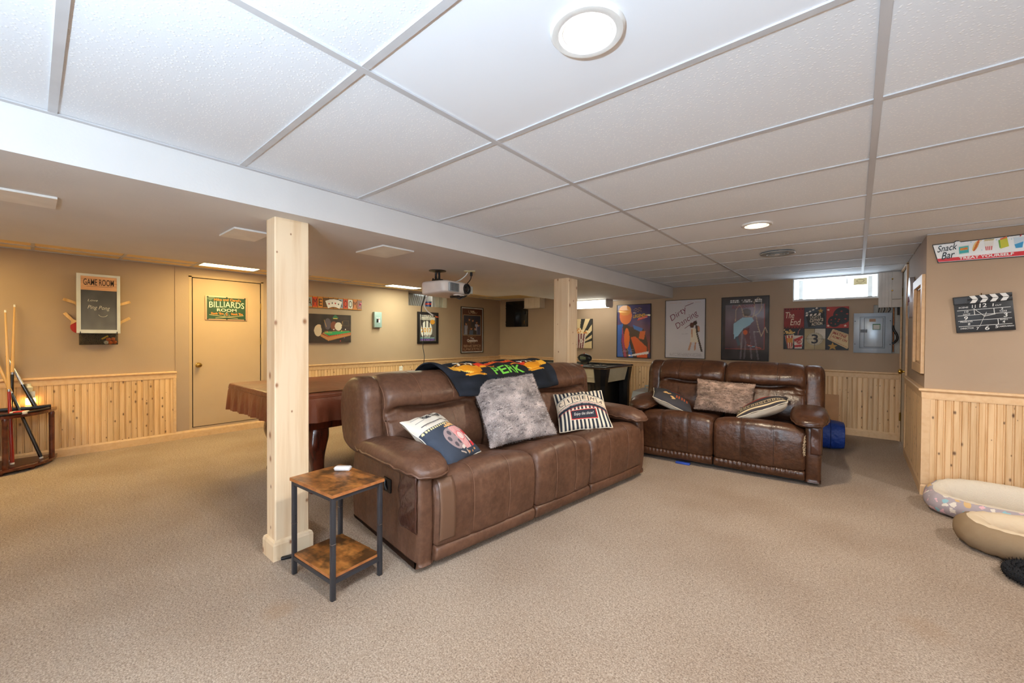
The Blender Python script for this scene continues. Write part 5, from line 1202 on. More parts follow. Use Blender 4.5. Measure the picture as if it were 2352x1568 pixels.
# --- partition: snack sign, clapper clock, oval sign, pass-through
t = wall_thing('snack_sign', 'long white and red snack bar sign high on the partition wall', 'sign', 'part', .746, 1.909)
out = [(-.300, .070), (-.185, .073), (-.175, .084), (-.160, .084), (-.150, .074), (.05, .080), (.300, .088), (.278, -.078), (-.268, -.076)]
MB().prism(out, -.010, -.0005, 'y').build('board', M_FRAME_BLACK, t)
inn = [(x * .985, z * .93 - .0005) for x, z in out]; MB().prism(inn, -.013, -.0095, 'y').build('face', ink((244, 248, 250), .3), t)
MB().prism([(-.274, -.044), (.278, -.036), (.272, -.069), (-.264, -.069)], -.0145, -.0128, 'y').build('red_band', ink((214, 40, 52), .3), t)
dkb = ink((28, 38, 44), .4)
lettering('Snack', dkb, t, -.220, .036, .110, .050, -.0142, .13, .45, .008); lettering('Bar', dkb, t, -.215, -.022, .076, .054, -.0150, .13, .45, .010)
lettering('TREAT YOURSELF', ink((240, 238, 236), .4), t, -.022, -.0525, .268, .020, -.0152, .010, 0, .03)
FX = lambda x: .69 * x + .042
def food(name, poly, c, dy=0.0, parent=None): return MB().prism([(FX(x), z) for x, z in poly], -.0152 - dy, -.0130, 'y').build(name, ink(c, .35), parent or t)
sq = lambda x, z, w, h, a=0: [(x + (sx * w) * math.cos(a) - (sz * h) * math.sin(a), z + (sx * w) * math.sin(a) + (sz * h) * math.cos(a)) for sx, sz in ((-1, -1), (1, -1), (1, 1), (-1, 1))]
el = lambda x, z, rx, rz, a=0: [(x + rx * math.cos(q) * math.cos(a) - rz * math.sin(q) * math.sin(a), z + rx * math.cos(q) * math.sin(a) + rz * math.sin(q) * math.cos(a)) for q in np.linspace(0, 2 * math.pi, 25)[:-1]]
b = food('chip_bag', sq(-.252, .008, .036, .030, .06), (60, 176, 176)); food('bag_band', sq(-.252, .015, .028, .009, .06), (232, 170, 50), .0006, b); lettering('CHIPS', ink((206, 60, 40)), t, -.132, .015, .036, .012, -.0165, .06, 0, .02)
for s_ in (-1, 1): food('bag_seam', sq(-.252, .008 + s_ * .028, .036, .003, .06), (206, 224, 214), .0006, b)
b = food('hot_dog_bun', el(-.165, .030, .017, .042, -.45), (236, 196, 120)); food('sausage', el(-.160, .032, .009, .046, -.45), (216, 96, 44), .0006, b); MB().tube([(FX(-.160 + .018 * (k - 4) * .42 + .006 * (-1) ** k), -.0168, .032 + .009 * (k - 4)) for k in range(9)], .0016, 4).build('mustard', ink((240, 200, 60)), b)
b = food('popcorn_box', [(-.105, .060), (-.036, .064), (-.044, -.010), (-.094, -.012)], (240, 238, 232))
for k in range(4): food('box_stripe', [(-.096 + .014 * k, .018), (-.089 + .014 * k, .018), (-.086 + .012 * k, -.011), (-.092 + .012 * k, -.011)], (206, 46, 54), .0006, b)
for k in range(8): food('popcorn', el(-.100 + .0085 * k, .063 + .003 * (k % 2), .007, .006), (240, 224, 176), .0010, b)
b = food('nacho_tray', sq(.032, .030, .030, .032, .22), (206, 206, 60)); food('tray_side', [(-.006, .055), (.004, .058), (.012, .0), (.004, -.002)], (110, 170, 60), .0006, b); food('topping', sq(.03, .067, .024, .006, .25), (226, 120, 70), .0006, b)
b = food('drink_cup', [(.098, .062), (.172, .066), (.158, -.012), (.110, -.014)], (206, 226, 240)); food('cup_band', [(.104, .014), (.115, -.013), (.158, -.012), (.164, .03)], (60, 160, 214), .0006, b); food('cup_lid', sq(.135, .066, .041, .005, .04), (226, 236, 240), .0008, b); MB().tube([(FX(.140), -.015, .068), (FX(.150), -.015, .080)], .003, 5).build('straw', ink((206, 60, 66)), b)
for (x, z) in ((-.44, .055), (-.20, .060), (-.12, -.005), (.06, .072), (.085, .055), (-.02, .06)): food('star_dot', el(x, z, .003, .003), (120, 200, 226))

t = wall_thing('clapper_clock', 'black film clapper board wall clock below the snack sign', 'clock', 'part', .719, 1.433, tilt=-.082)
M_CLAP = plain('clap_black', (24, 25, 28), .45); WHT = ink((222, 222, 220), .5)
bx('board', M_CLAP, t, -.145, -.018, -.136, .145, -.0005, .080, .002); bx('lower_stick', M_CLAP, t, -.147, -.021, .080, .145, -.0005, .108, .002); bx('upper_stick', M_CLAP, t, -.147, -.021, .109, .145, -.0005, .137, .002)
bx('hinge_plate', plain('hinge_grey', (58, 62, 68), .5), t, -.143, -.0235, .081, -.075, -.0205, .130, .001)
for (x, z) in ((-.130, .120), (-.130, .090), (-.085, .092)): MB().ball((x, -.0238, z), .0025, 6).build('screw', M_CHROME, t)
for k in range(4):
    x = -.040 + k * .050
    MB().prism([(x - .024, .136), (x + .004, .136), (x + .020, .110), (x - .008, .110)], -.0222, -.0208, 'y').build('stripe', WHT, t); MB().prism([(x - .008, .107), (x + .020, .107), (x + .004, .082), (x - .024, .082)], -.0222, -.0208, 'y').build('stripe', WHT, t)
ZQ = lambda z: .080 - (.080 - z) * 1.30
for z, x0, x1 in ((.043, -.132, .132), (.013, -.132, .132), (-.018, -.132, .132), (-.050, -.132, .132)): bx('rule', WHT, t, x0, -.0192, ZQ(z) - .0016, x1, -.0178, ZQ(z) + .0016)
for x, z0, z1 in ((-.045, .013, .043), (.052, .013, .043), (.066, -.050, -.018)): bx('rule', WHT, t, x - .0018, -.0192, ZQ(z0), x + .0018, -.0178, ZQ(z1))
for s_, x, z, w_, h_ in (('SCENE', -.098, .060, .050, .010), ('11', -.045, .062, .020, .020), ('12', .0, .064, .036, .025), ('1', .050, .062, .008, .018), ('CUT', .075, .058, .030, .009), ('10', -.085, .034, .020, .012), ('DATE', -.085, .020, .036, .008), ('2', .090, .036, .012, .012), ('TAKE', .095, .023, .036, .009), ('9', -.090, -.003, .020, .024), ('3', .104, .0, .020, .026), ('PROD.CO.', -.090, -.024, .064, .009), ('8', -.078, -.038, .012, .014), ('ROLL', .095, -.024, .038, .009), ('4', .092, -.037, .014, .015), ('DIRECTOR', -.090, -.062, .068, .010), ('7', -.036, -.066, .014, .018), ('6', .010, -.066, .022, .026), ('5', .056, -.062, .014, .018), ('CAMERAMAN', .100, -.062, .076, .009)):
    lettering(s_, WHT, t, x, ZQ(z), w_, h_ * 1.15, -.0188, 0, .1, .01)
for (x, z, wd) in ((-.048, .050, .004), (.056, .010, .005), (-.028, -.058, .0018), (.014, .024, .003)): MB().tube([(.002, -.0225, ZQ(.002)), (x, -.0225, ZQ(z))], wd / 2, 5).build('clock_hand', WHT, t)
MB().ball((.002, -.023, ZQ(.002)), .004, 8).build('hub', WHT, t)
MB().tube([(.0, -.004, .137), (.0, -.010, .150)], .003, 6).build('nail', M_BRASS, t)
t = wall_thing('oval_sign', 'whitish long rounded sign seen edge-on beside the pass-through', 'sign', 'side', 5.50, 1.625)
prof = [(.13 * math.cos(a), .21 * math.sin(a) if math.sin(a) > 0 else .19 * math.sin(a)) for a in np.linspace(0, 2 * math.pi, 33)[:-1]]
MB().prism([(x, max(z, -.185)) for x, z in prof], -.034, -.002, 'y').build('board', plain('pale_metal', (206, 204, 212), .25, .3), t, 30)
MB().tube([(-.06, -.035, -.06), (0, -.035, .02), (.05, -.035, -.03)], .004, 5).build('printed_swirl', ink((150, 96, 110)), t)
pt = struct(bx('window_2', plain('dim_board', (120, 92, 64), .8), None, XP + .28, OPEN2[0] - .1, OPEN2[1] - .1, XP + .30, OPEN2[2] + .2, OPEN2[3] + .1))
for (y0, z0, y1, z1) in ((OPEN2[0] - .085, OPEN2[1] - .07, OPEN2[0], OPEN2[3] + .07), (OPEN2[2], OPEN2[1] - .07, OPEN2[2] + .085, OPEN2[3] + .07), (OPEN2[0], OPEN2[3], OPEN2[2], OPEN2[3] + .07), (OPEN2[0], OPEN2[1] - .07, OPEN2[2], OPEN2[1])): bx('casing', M_PINE_TRIM, pt, XP - .020, y0, z0, XP + .002, y1, z1)
for (y0, z0, y1, z1) in ((OPEN2[0], OPEN2[1], OPEN2[0] + .015, OPEN2[3]), (OPEN2[2] - .015, OPEN2[1], OPEN2[2], OPEN2[3]), (OPEN2[0], OPEN2[1], OPEN2[2], OPEN2[1] + .015), (OPEN2[0], OPEN2[3] - .015, OPEN2[2], OPEN2[3])): bx('jamb', M_PINE_TRIM, pt, XP + .002, y0, z0, XP + .11, y1, z1)
for y in (4.90, 5.12): bx('stud', M_PINE, pt, XP + .18, y, OPEN2[1] - .1, XP + .26, y + .04, OPEN2[3] + .1)
bx('rail', M_PINE, pt, XP + .16, OPEN2[0] - .1, 1.50, XP + .20, OPEN2[2] + .2, 1.60)
struct(bx('wall_inner', M_WALL, None, XP + .8, YP + .2, 0, XP + .85, YB, 2.15))

# --- window well in the left wall
M_GALV = plain('galvanised', (176, 176, 168), .45, .35)
well = struct(bx('window_4', M_GALV, None, XL - .42, WELL[0], WELL[1] - .05, XL - .40, WELL[2], 2.14))
rows = []
for i in range(60):
    a = i / 59; y = WELL[0] + .02 + (WELL[2] - WELL[0] - .25) * a; dpt = .06 + .30 * math.sin(math.pi * (.10 + .42 * a)); rows.append([(XL - dpt + .010 * math.sin(i * 1.1), y + .10 * (1 - k / 7) * math.sin(a * 3), WELL[1] + (WELL[3] - WELL[1]) * k / 7) for k in range(8)])
o = MB().grid(rows).build('corrugated_sheet', M_GALV, well, 50); o.modifiers.new('thick', 'SOLIDIFY').thickness = .003
for (y0, y1, c) in ((5.03, 5.12, (206, 204, 190)), (5.13, 5.17, (186, 184, 170)), (5.18, 5.27, (214, 210, 194))): bx('window_frame', plain('frame_%d' % int(y0 * 100), c, .5), well, XL - .16, y0, WELL[1], XL - .02 - (5.27 - y1) * .3, y1, WELL[3])
bx('window_sill', M_WALL, well, XL - .36, WELL[0], WELL[1] - .02, XL - .001, WELL[2], WELL[1] + .006)
t = thing('paint_can', 'small blue paint tub standing in the window well', 'tub', (XL - .10, 4.885, WELL[1] + .006))
MB().lathe([(.001, 0), (.055, 0), (.060, .10), (.001, .10)], 24).build('tub', ink((40, 86, 160), .35), t, 40); MB().lathe([(.001, .10), (.063, .10), (.063, .112), (.001, .112)], 24).build('lid', ink((206, 210, 214), .35), t, 40)
MB().lathe([(.0575, .04), (.0595, .04), (.0603, .075), (.0583, .075)], 24).build('label_band', ink((206, 70, 60), .35), t, 40)
# outlet plate on the left wall wainscot
t = wall_thing('wall_outlet', 'small white outlet plate low on the wainscot behind the sofa', 'outlet', 'left', 4.20, .655)
bx('plate', M_WHITE, t, -.035, -.016, -.055, .035, -.010, .055, .002)
for z in (-.02, .02): bx('socket', M_OFFWHITE, t, -.014, -.018, z - .012, .014, -.015, z + .012)

# ------------------------------------------------------------------ small side table in front of the near post
def rustic():
    t = NT('rustic_board'); v = t.coords(); mp = t.n('ShaderNodeMapping'); mp.inputs['Scale'].default_value = (5, 22, 5); t.l(v, mp.inputs['Vector'])
    n1 = t.noise(mp.outputs[0], 1.0, 5, .65); n2 = t.noise(v, 7.5, 4, .65)
    a = t.ramp(n1, [(.30, rgb(98, 56, 22)), (.50, rgb(158, 98, 44)), (.68, rgb(186, 124, 62))]); k = t.ramp(n2, [(.40, (.92, .92, .92, 1)), (.56, (0, 0, 0, 1))])
    t.l(t.mix(k, a, rgb(58, 36, 20)), t.b.inputs['Base Color']); t.val('Roughness', .34); t.l(t.bump(n1, .06, .002), t.b.inputs['Normal']); return t.m
M_RUSTIC = rustic(); M_RUSTIC_EDGE = wood('rustic_edge', (176, 112, 62), (140, 82, 42), grain=(20, 20, 20), rough=.45)
M_LEG = plain('charcoal_metal', (58, 58, 62), .38, .3)
st_ = thing('side_table', 'small rustic wood and black metal side table beside the near pine post', 'table', (-2.045, 1.020, 0), R(4.2))
TW, TD = .40, .285
for nm, z0, z1, w, d in (('table_top', .487, .503, TW, TD), ('shelf', .098, .112, TW - .05, TD - .02)):
    b = bx(nm, M_RUSTIC, st_, -w / 2, -d / 2, z0 + .001, w / 2, d / 2, z1)
    bx('edge_band', M_RUSTIC_EDGE, b, -w / 2 - .001, -d / 2 - .001, z0, w / 2 + .001, d / 2 + .001, z1 - .0015)
for sx in (-1, 1):
    for sy in (-1, 1):
        x, y = sx * (TW / 2 - .018), sy * (TD / 2 - .014); lg = bx('leg', M_LEG, st_, x - .011, y - .011, 0, x + .011, y + .011, .487, .004)
        bx('leg_joint', M_CHROME, lg, x - .0112, y - .0112, .2655, x + .0112, y + .0112, .2672)
        for z in (.285, .305): MB().ball((x + (-sx) * .012, y, z), .0045, 6).build('bolt', M_BLACK, lg, 60)
    bx('side_rail', M_LEG, st_, sx * (TW / 2 - .018) - .009, -TD / 2 + .025, .467, sx * (TW / 2 - .018) + .009, TD / 2 - .025, .486)
    bx('side_rail', M_LEG, st_, sx * (TW / 2 - .018) - .009, -TD / 2 + .025, .078, sx * (TW / 2 - .018) + .009, TD / 2 - .025, .097)
for sy in (-1, 1):
    for z in (.467, .078): bx('front_rail', M_LEG, st_, -TW / 2 + .029, sy * (TD / 2 - .014) - .009, z, TW / 2 - .029, sy * (TD / 2 - .014) + .009, z + .019)
t = thing('earbud_case', 'small white rounded gadget case lying on the side table top', 'case', (-2.135, 1.098, .503), R(40))
MB().rbox(-.044, -.020, 0, .044, .020, .024, .010, 4).build('case', plain('gloss_white', (236, 236, 238), .15, coat=.5), t, 50); bx('seam_line', M_OFFWHITE, t, -.0442, -.0202, .0155, .0442, .0202, .0163, .0003)
prop(bx('black_bar', M_BLACK, None, -.075, -.013, 0, .075, .013, .016, .006, loc=(-2.386, .955, 0), rot=(0, 0, R(72))), 'black rubber bar lying on the carpet at the post base', 'bar')
t = prop(MB().prism([(-.014, -.010), (.016, .0), (-.014, .012), (-.006, 0)], 0, .008, 'z').build('toy_scrap', ink((240, 84, 24))), 'tiny orange plastic scrap on the carpet by the side table', 'scrap'); t.location = (-2.072, 1.236, 0); t.rotation_euler = (0, 0, R(60))

# ------------------------------------------------------------------ pool table under its cover
def vinyl():
    t = NT('brown_vinyl'); v = t.coords(); n = t.noise(v, 3, 3)
    t.l(t.ramp(n, [(.3, rgb(104, 54, 36)), (.7, rgb(132, 74, 48))]), t.b.inputs['Base Color']); t.val('Roughness', .34)
    t.l(t.bump(t.noise(v, 16, 3), .3, .02), t.b.inputs['Normal']); return t.m
M_VINYL = vinyl(); M_CHERRY = wood('dark_cherry', (84, 34, 20), (54, 20, 12), rough=.25, coat=.5, grain=(22, 22, 3))
PX0, PX1, PY0, PY1, PZ = -4.33, -3.09, 1.15, 3.55, .80
pt = thing('pool_table', 'dark wood pool table with curved legs under a brown cover', 'pool table', ((PX0 + PX1) / 2, (PY0 + PY1) / 2, 0))
hw, hl = (PX1 - PX0) / 2, (PY1 - PY0) / 2
bx('slate_bed', M_CHERRY, pt, -hw + .03, -hl + .03, .60, hw - .03, hl - .03, .785, .01); bx('apron', M_CHERRY, pt, -hw + .12, -hl + .14, .50, hw - .12, hl - .14, .605, .01)
def cab_leg(x, y, sx, sy):
    m = MB(); prof = [(.0, .50, .075), (.008, .44, .080), (.022, .36, .070), (.012, .26, .052), (-.006, .15, .043), (-.004, .07, .045), (.012, .03, .058), (.016, .0, .060)]
    sm = cr(prof, 30, False); P = []
    for o, z, r in sm:
        P.append([(x + sx * o + r * math.copysign(abs(math.cos(a)) ** .6, math.cos(a)), y + sy * o + r * math.copysign(abs(math.sin(a)) ** .6, math.sin(a)), z) for a in np.linspace(0, 2 * math.pi, 25)[:-1]])
    m.grid(P, closed_v=True); b = 24; m.f += [tuple(range(b)), tuple(len(m.v) - b + i for i in range(b - 1, -1, -1))]; m.mi += [0, 0]
    return m.build('leg', M_CHERRY, pt, 60)
for sx in (-1, 1):
    for sy in (-1, 1): cab_leg(sx * (hw - .20), sy * (hl - .33), sx, sy)
# fitted cover: flat top, seam band, pleated skirt
cvr = thing('table_cover', 'brown vinyl fitted cover over the pool table', 'cover', ((PX0 + PX1) / 2, (PY0 + PY1) / 2, 0))
per = []
def rounded(hw, hl, r, n=8):
    q = []
    for cx, cy, a0 in ((hw - r, hl - r, 0), (-hw + r, hl - r, 90), (-hw + r, -hl + r, 180), (hw - r, -hl + r, 270)):
        for k in range(n + 1): a = R(a0 + 90 * k / n); q.append((cx + r * math.cos(a), cy + r * math.sin(a)))
    out = []
    for i in range(len(q)):
        a, b = Vector(q[i]), Vector(q[(i + 1) % len(q)]); k = max(1, int((b - a).length / .022))
        for j in range(k): out.append(a.lerp(b, j / k))
    return out
ring = rounded(hw + .008, hl + .008, .07); N = len(ring); P = []
for v, (z, o) in enumerate(((.806, -.030), (.806, -.008), (.800, .0), (.785, .004), (.772, .002), (.765, .004), (.74, .010), (.70, .013), (.66, .016), (.62, .018), (.585, .020))):
    row = []
    for i, q in enumerate(ring):
        n_ = Vector((q.x, q.y)); t_ = (ring[(i + 1) % N] - ring[i - 1]).normalized(); nn = Vector((t_.y, -t_.x))
        s = i * .022; fold = 0 if z > .77 else (.77 - z) / .19 * (.010 * math.sin(s * 34 + 2 * math.sin(s * 5)) + .007 * math.sin(s * 71))
        dz = -.010 * math.sin(s * 2.3) * (1 if z < .60 else 0)
        row.append((q.x + nn.x * (o + fold), q.y + nn.y * (o + fold), z + dz))
    P.append(row)
m = MB(); m.grid(P, closed_v=True); m.f.append(tuple(range(N))); m.mi.append(0); m.build('skirt', M_VINYL, cvr, 60)
rows = [[(x, y, .8065 + .006 * math.sin(x * 9 + y * 3) * math.exp(-((y + hl - .25) / .3) ** 2) + .003 * math.sin(y * 6)) for x in np.linspace(-hw + .02, hw - .02, 14)] for y in np.linspace(-hl + .02, hl - .02, 40)]
MB().grid(rows).build('top_sheet', M_VINYL, cvr, 60)
MB().tube([(q.x * 1.004, q.y * 1.003, .772) for q in ring], .004, 5, closed=True).build('seam', M_VINYL, cvr, 60)

# ------------------------------------------------------------------ air hockey table
HX0, HX1, HY0, HY1 = -4.75, -2.63, 5.06, 5.98
ht = thing('air_hockey_table', 'black and cream air hockey table against the back wall', 'game table', ((HX0 + HX1) / 2, (HY0 + HY1) / 2, 0)); hw, hl = (HX1 - HX0) / 2, (HY1 - HY0) / 2
M_CREAM = plain('cream_laminate', (206, 198, 170), .35); M_BLK = plain('satin_black', (22, 22, 24), .35)
for sy in (-1, 1):
    MB().prism([(sy * hl, .795), (sy * (hl - .035), .60), (sy * (hl - .06), .60), (sy * (hl - .03), .795)], -hw + .10, hw - .10, 'x').build('side_panel', M_CREAM, ht)
    bx('side_stripe', plain('cream_pale', (222, 216, 196), .35), ht, -hw + .18, sy * hl * .985 - .004, .675, hw - .18, sy * hl * .985 + .004, .681)
for sx in (-1, 1):
    MB().prism([(sx * hw, .795), (sx * (hw - .045), .60), (sx * (hw - .07), .60), (sx * (hw - .03), .795)], -hl + .10, hl - .03, 'y').build('end_panel', M_CREAM, ht)
    for sy in (-1, 1):
        x, y = sx * (hw - .095), sy * (hl - .095)
        def octo(r, c=.45): return [(x + r * a, y + r * b) for a, b in ((-c, -1), (c, -1), (1, -c), (1, c), (c, 1), (-c, 1), (-1, c), (-1, -c))]
        lo, hi, mid = octo(.075), octo(.112), octo(.080); m = MB(); v = [(px, py, 0) for px, py in lo] + [(px, py, .56) for px, py in mid] + [(px, py, .795) for px, py in hi]
        m.add(v, [tuple(range(7, -1, -1)), tuple(range(16, 24))] + [(i, (i + 1) % 8, (i + 1) % 8 + 8, i + 8) for i in range(8)] + [(i + 8, (i + 1) % 8 + 8, (i + 1) % 8 + 16, i + 16) for i in range(8)]); m.build('leg', M_BLK, ht)
for (x0, y0, x1, y1) in ((-hw - .01, -hl - .01, hw + .01, -hl + .05), (-hw - .01, hl - .05, hw + .01, hl + .01), (-hw - .01, -hl + .05, -hw + .05, hl - .05), (hw - .05, -hl + .05, hw + .01, hl - .05)): bx('top_rail', M_BLK, ht, x0, y0, .795, x1, y1, .825, .006)
for (x0, y0, x1, y1) in ((-hw - .012, -hl - .013, hw + .012, -hl - .009), (hw + .009, -hl - .012, hw + .013, hl)): bx('metal_trim', M_CHROME, ht, x0, y0, .798, x1, y1, .806)
bx('playfield', plain('playfield_white', (214, 216, 214), .15, coat=.6), ht, -hw + .05, -hl + .05, .77, hw - .05, hl - .05, .795)
bx('underframe', M_BLK, ht, -hw + .18, -hl + .10, .18, hw - .18, hl - .10, .60); bx('lower_panel', plain('smoke_panel', (60, 56, 52), .4), ht, -hw + .26, -hl + .095, .20, hw - .26, -hl + .10, .56)
for x in (.0, .55): bx('vent_slot', M_BLK, ht, x - .12, -hl + .090, .40, x + .16, -hl + .097, .50)
bx('maker_plate', M_BLK, ht, hw - .012, hl - .16, .735, hw - .002, hl - .10, .765)
MB().tube(cr([(hw - .62, -hl - .004, .70), (hw - .60, -hl - .03, .675), (hw - .50, -hl - .03, .675), (hw - .44, -hl - .03, .70), (hw - .44, -hl - .004, .735)], 16, False), .010, 8).build('handle', M_BLK, ht, 60)
t = thing('score_unit', 'black domed electronic scorer standing on the air hockey table', 'scorer', (-3.33, 5.75, .80)); 
MB().grid([[(.125 * math.cos(a) * math.cos(b), .06 * math.sin(a) * math.cos(b), .10 + .075 * math.sin(b)) for a in np.linspace(0, 2 * math.pi, 25)[:-1]] for b in np.linspace(-math.pi / 2, math.pi / 2, 13)], closed_v=True).build('dome', M_BLK, t, 60)
bx('display', ink((96, 104, 80)), t, -.05, -.062, .085, .05, -.050, .125); bx('stem', M_BLK, t, -.06, -.03, 0, .06, .03, .05); MB().ball((0, -.02, .178), .008, 6).build('red_button', ink((200, 40, 40)), t, 60)
for (x, y, lab) in ((-2.98, 5.62, 'black goalie paddle lying flat on the air hockey table, right of the scorer'), (-3.18, 5.50, 'black goalie paddle lying flat on the air hockey table, in front of the scorer')):
    t = thing('hockey_paddle', lab, 'paddle', (x, y, .826)); MB().lathe([(.001, 0), (.11, 0), (.11, .012), (.09, .018), (.03, .016), (.028, .03), (.001, .032)], 24).build('disc', M_BLK, t, 40)
    t.location.z = .796
for k, (x, y, lab) in enumerate(((-3.02, 5.16, 'small orange puck right of the knotty post on the air hockey table'), (-3.30, 5.18, 'small orange puck just beside the knotty post on the air hockey table'), (-4.22, 5.20, 'orange puck at the left end of the air hockey table'))):
    p_ = prop(MB().lathe([(.001, 0), (.035, 0), (.035, .012), (.001, .012)], 20).build('orange_puck', ink((236, 92, 30)), None, 40), lab, 'puck', 'orange pucks'); p_.location = (x, y - .06, .826)

# ------------------------------------------------------------------ cue rack and cues at the left edge
M_RACK = wood('dark_rack_wood', (92, 42, 24), (58, 24, 14), rough=.25, coat=.4, grain=(14, 14, 14))
rk = thing('cue_rack', 'dark wood half-round cue rack on the floor at the left picture edge', 'cue rack', (XL + .04, -.22, 0))
def half(rx, ry, n=28): return [(0, -ry)] + [(rx * math.cos(a), ry * math.sin(a)) for a in np.linspace(-math.pi / 2, math.pi / 2, n)][1:-1] + [(0, ry)]
MB().prism(half(.45, .385), .028, .050, 'z').build('bottom_shelf', M_RACK, rk); MB().prism(half(.45, .385), .495, .517, 'z').build('top_shelf', M_RACK, rk)
m = MB().prism([(x * .86, y * .9) for x, y in half(.45, .385)], .0505, .052, 'z'); m.build('inlay', plain('rack_inlay', (74, 34, 20), .35), rk)
for (x, y) in ((.17, .345), (.405, .07), (.405, -.10), (.17, -.345)):
    MB().lathe([(.018, .05), (.022, .06), (.020, .08), (.020, .46), (.022, .48), (.018, .495)], 18, (x, y, 0)).build('column', M_RACK, rk, 40)
for (x, y) in ((.10, .33), (.30, .22), (.40, .04), (.40, -.12), (.1, -.33)): MB().lathe([(.018, 0), (.024, .012), (.022, .028), (.001, .028)], 14, (x, y, 0)).build('foot', M_RACK, rk, 40)
MB().tube([(.40 * math.cos(a) + .0, .345 * math.sin(a), .526) for a in np.linspace(-.2, 1.25, 18)], .010, 8).build('felt_rail', M_BLACK, rk, 50)
bx('felt_block', M_BLACK, rk, .02, .02, .518, .08, .345, .548, .006)
M_MAPLE = plain('maple', (214, 172, 112), .25, coat=.6); M_BUTT_R = plain('red_butt', (150, 32, 24), .2, coat=.8); M_BUTT_K = plain('black_butt', (18, 18, 20), .2, coat=.8)
def cue(label, a, b, butt, joint=.45, tip=M_WHITE, shaft=M_MAPLE, collar=M_CHROME, r=.0145):
    """a: butt end on the rack, b: tip end"""
    a, b = Vector(a), Vector(b); t = thing('pool_cue', label, 'cue', a, 0, 'cues in the rack'); d = b - a
    P = lambda f: d * f
    MB().tube([P(.012), P(joint * .5), P(joint)], [r, r * .92, r * .82], 12).build('butt', butt, t, 50); MB().tube([P(joint), P(joint + .015)], [r * .84, r * .82], 12).build('collar', collar, t, 50)
    MB().tube([P(joint + .015), P(.985)], [r * .80, r * .44], 12).build('shaft', shaft, t, 50); MB().tube([P(.985), P(1)], [r * .46, r * .45], 10).build('tip', tip, t, 50); MB().tube([P(0), P(.012)], [r * .9, r], 12).build('bumper', M_WHITE, t, 50)
cue('pool cue with red butt standing leftmost in the cue rack', (-5.84, -.115, .053), (-5.95, -.150, 1.455), M_BUTT_R, .47)
cue('pool cue with black wrapped handle and tan shaft standing upright in the rack', (-5.99, -.135, .053), (-6.085, -.098, 1.515), M_BUTT_K, .55)
cue('pool cue leaning across the rack with long black handle', (-5.92, .060, .053), (-6.09, -.30, 1.32), M_BUTT_K, .50)
cue('pool cue with silver shaft leaning in the rack behind the others', (-6.02, .03, .520), (-6.09, -.15, 1.03), M_BUTT_K, .46, M_CHROME, plain('silver_shaft', (196, 196, 200), .2, .6), M_CHROME, .017)
t = thing('chalk_box', 'small red and white box on the top shelf of the cue rack', 'box', (-5.76, -.07, .517), R(65)); bx('box', ink((226, 222, 216)), t, -.05, -.03, 0, .05, .03, .024, .002); bx('red_label', ink((190, 44, 44)), t, -.028, -.031, .003, .030, .031, .0245)
t = wall_thing('night_light', 'white plug-in air freshener with a glowing night light behind the cue rack', 'night light', 'left', -.005, .60)
bx('plug_body', M_WHITE, t, -.03, -.055, .02, .03, -.012, .085, .008); MB().lathe([(.001, 0), (.026, 0), (.028, .04), (.016, .055), (.016, .075), (.001, .075)], 18, (-.012, -.045, .085)).build('bottle', plain('pale_bottle', (220, 214, 190), .15), t, 40)
bx('shade', emit('night_light_glow', (255, 190, 100), 14), t, -.032, -.05, -.045, .032, -.018, .018, .008)
for y, z in ((.028, 1.427), (-.09, 1.19), (.775, 1.415)):
    pass

# ------------------------------------------------------------------ dog beds and mat by the partition
def bed_print():
    cv = None
    t = NT('lamb_print_cloth'); v = t.coords(); vo = t.n('ShaderNodeTexVoronoi'); vo.inputs['Scale'].default_value = 24; nz_ = t.n('ShaderNodeTexNoise'); nz_.inputs['Scale'].default_value = 45; t.l(v, nz_.inputs['Vector']); mx_ = t.n('ShaderNodeMix', data_type='VECTOR'); mx_.inputs[0].default_value = .04; t.l(v, mx_.inputs[4]); t.l(nz_.outputs['Color'], mx_.inputs[5]); t.l(mx_.outputs[1], vo.inputs['Vector'])
    k = t.ramp(vo.outputs['Distance'], [(.40, (1, 1, 1, 1)), (.44, (0, 0, 0, 1))]); sp = t.n('ShaderNodeSeparateColor'); t.l(vo.outputs['Color'], sp.inputs[0])
    c = t.ramp(sp.outputs[0], [(0, rgb(222, 176, 184)), (.25, rgb(222, 212, 200)), (.5, rgb(140, 180, 190)), (.72, rgb(206, 170, 120)), (.86, rgb(226, 200, 196))], 'CONSTANT')
    t.l(t.mix(k, rgb(166, 154, 158), c), t.b.inputs['Base Color']); t.val('Roughness', .9); t.l(t.bump(t.noise(v, 60, 2), .3, .004), t.b.inputs['Normal']); return t.m
M_LAMB = bed_print(); M_SHERPA = plain('cream_sherpa', (216, 204, 186), .95, spec=.1, bump=(190, .8, .006)); M_TAUPE = plain('taupe_suede', (140, 118, 92), .85, spec=.15, bump=(26, .3, .008)); M_TAUPE_IN = plain('beige_velour', (206, 186, 158), .9, spec=.15, bump=(22, .5, .012))
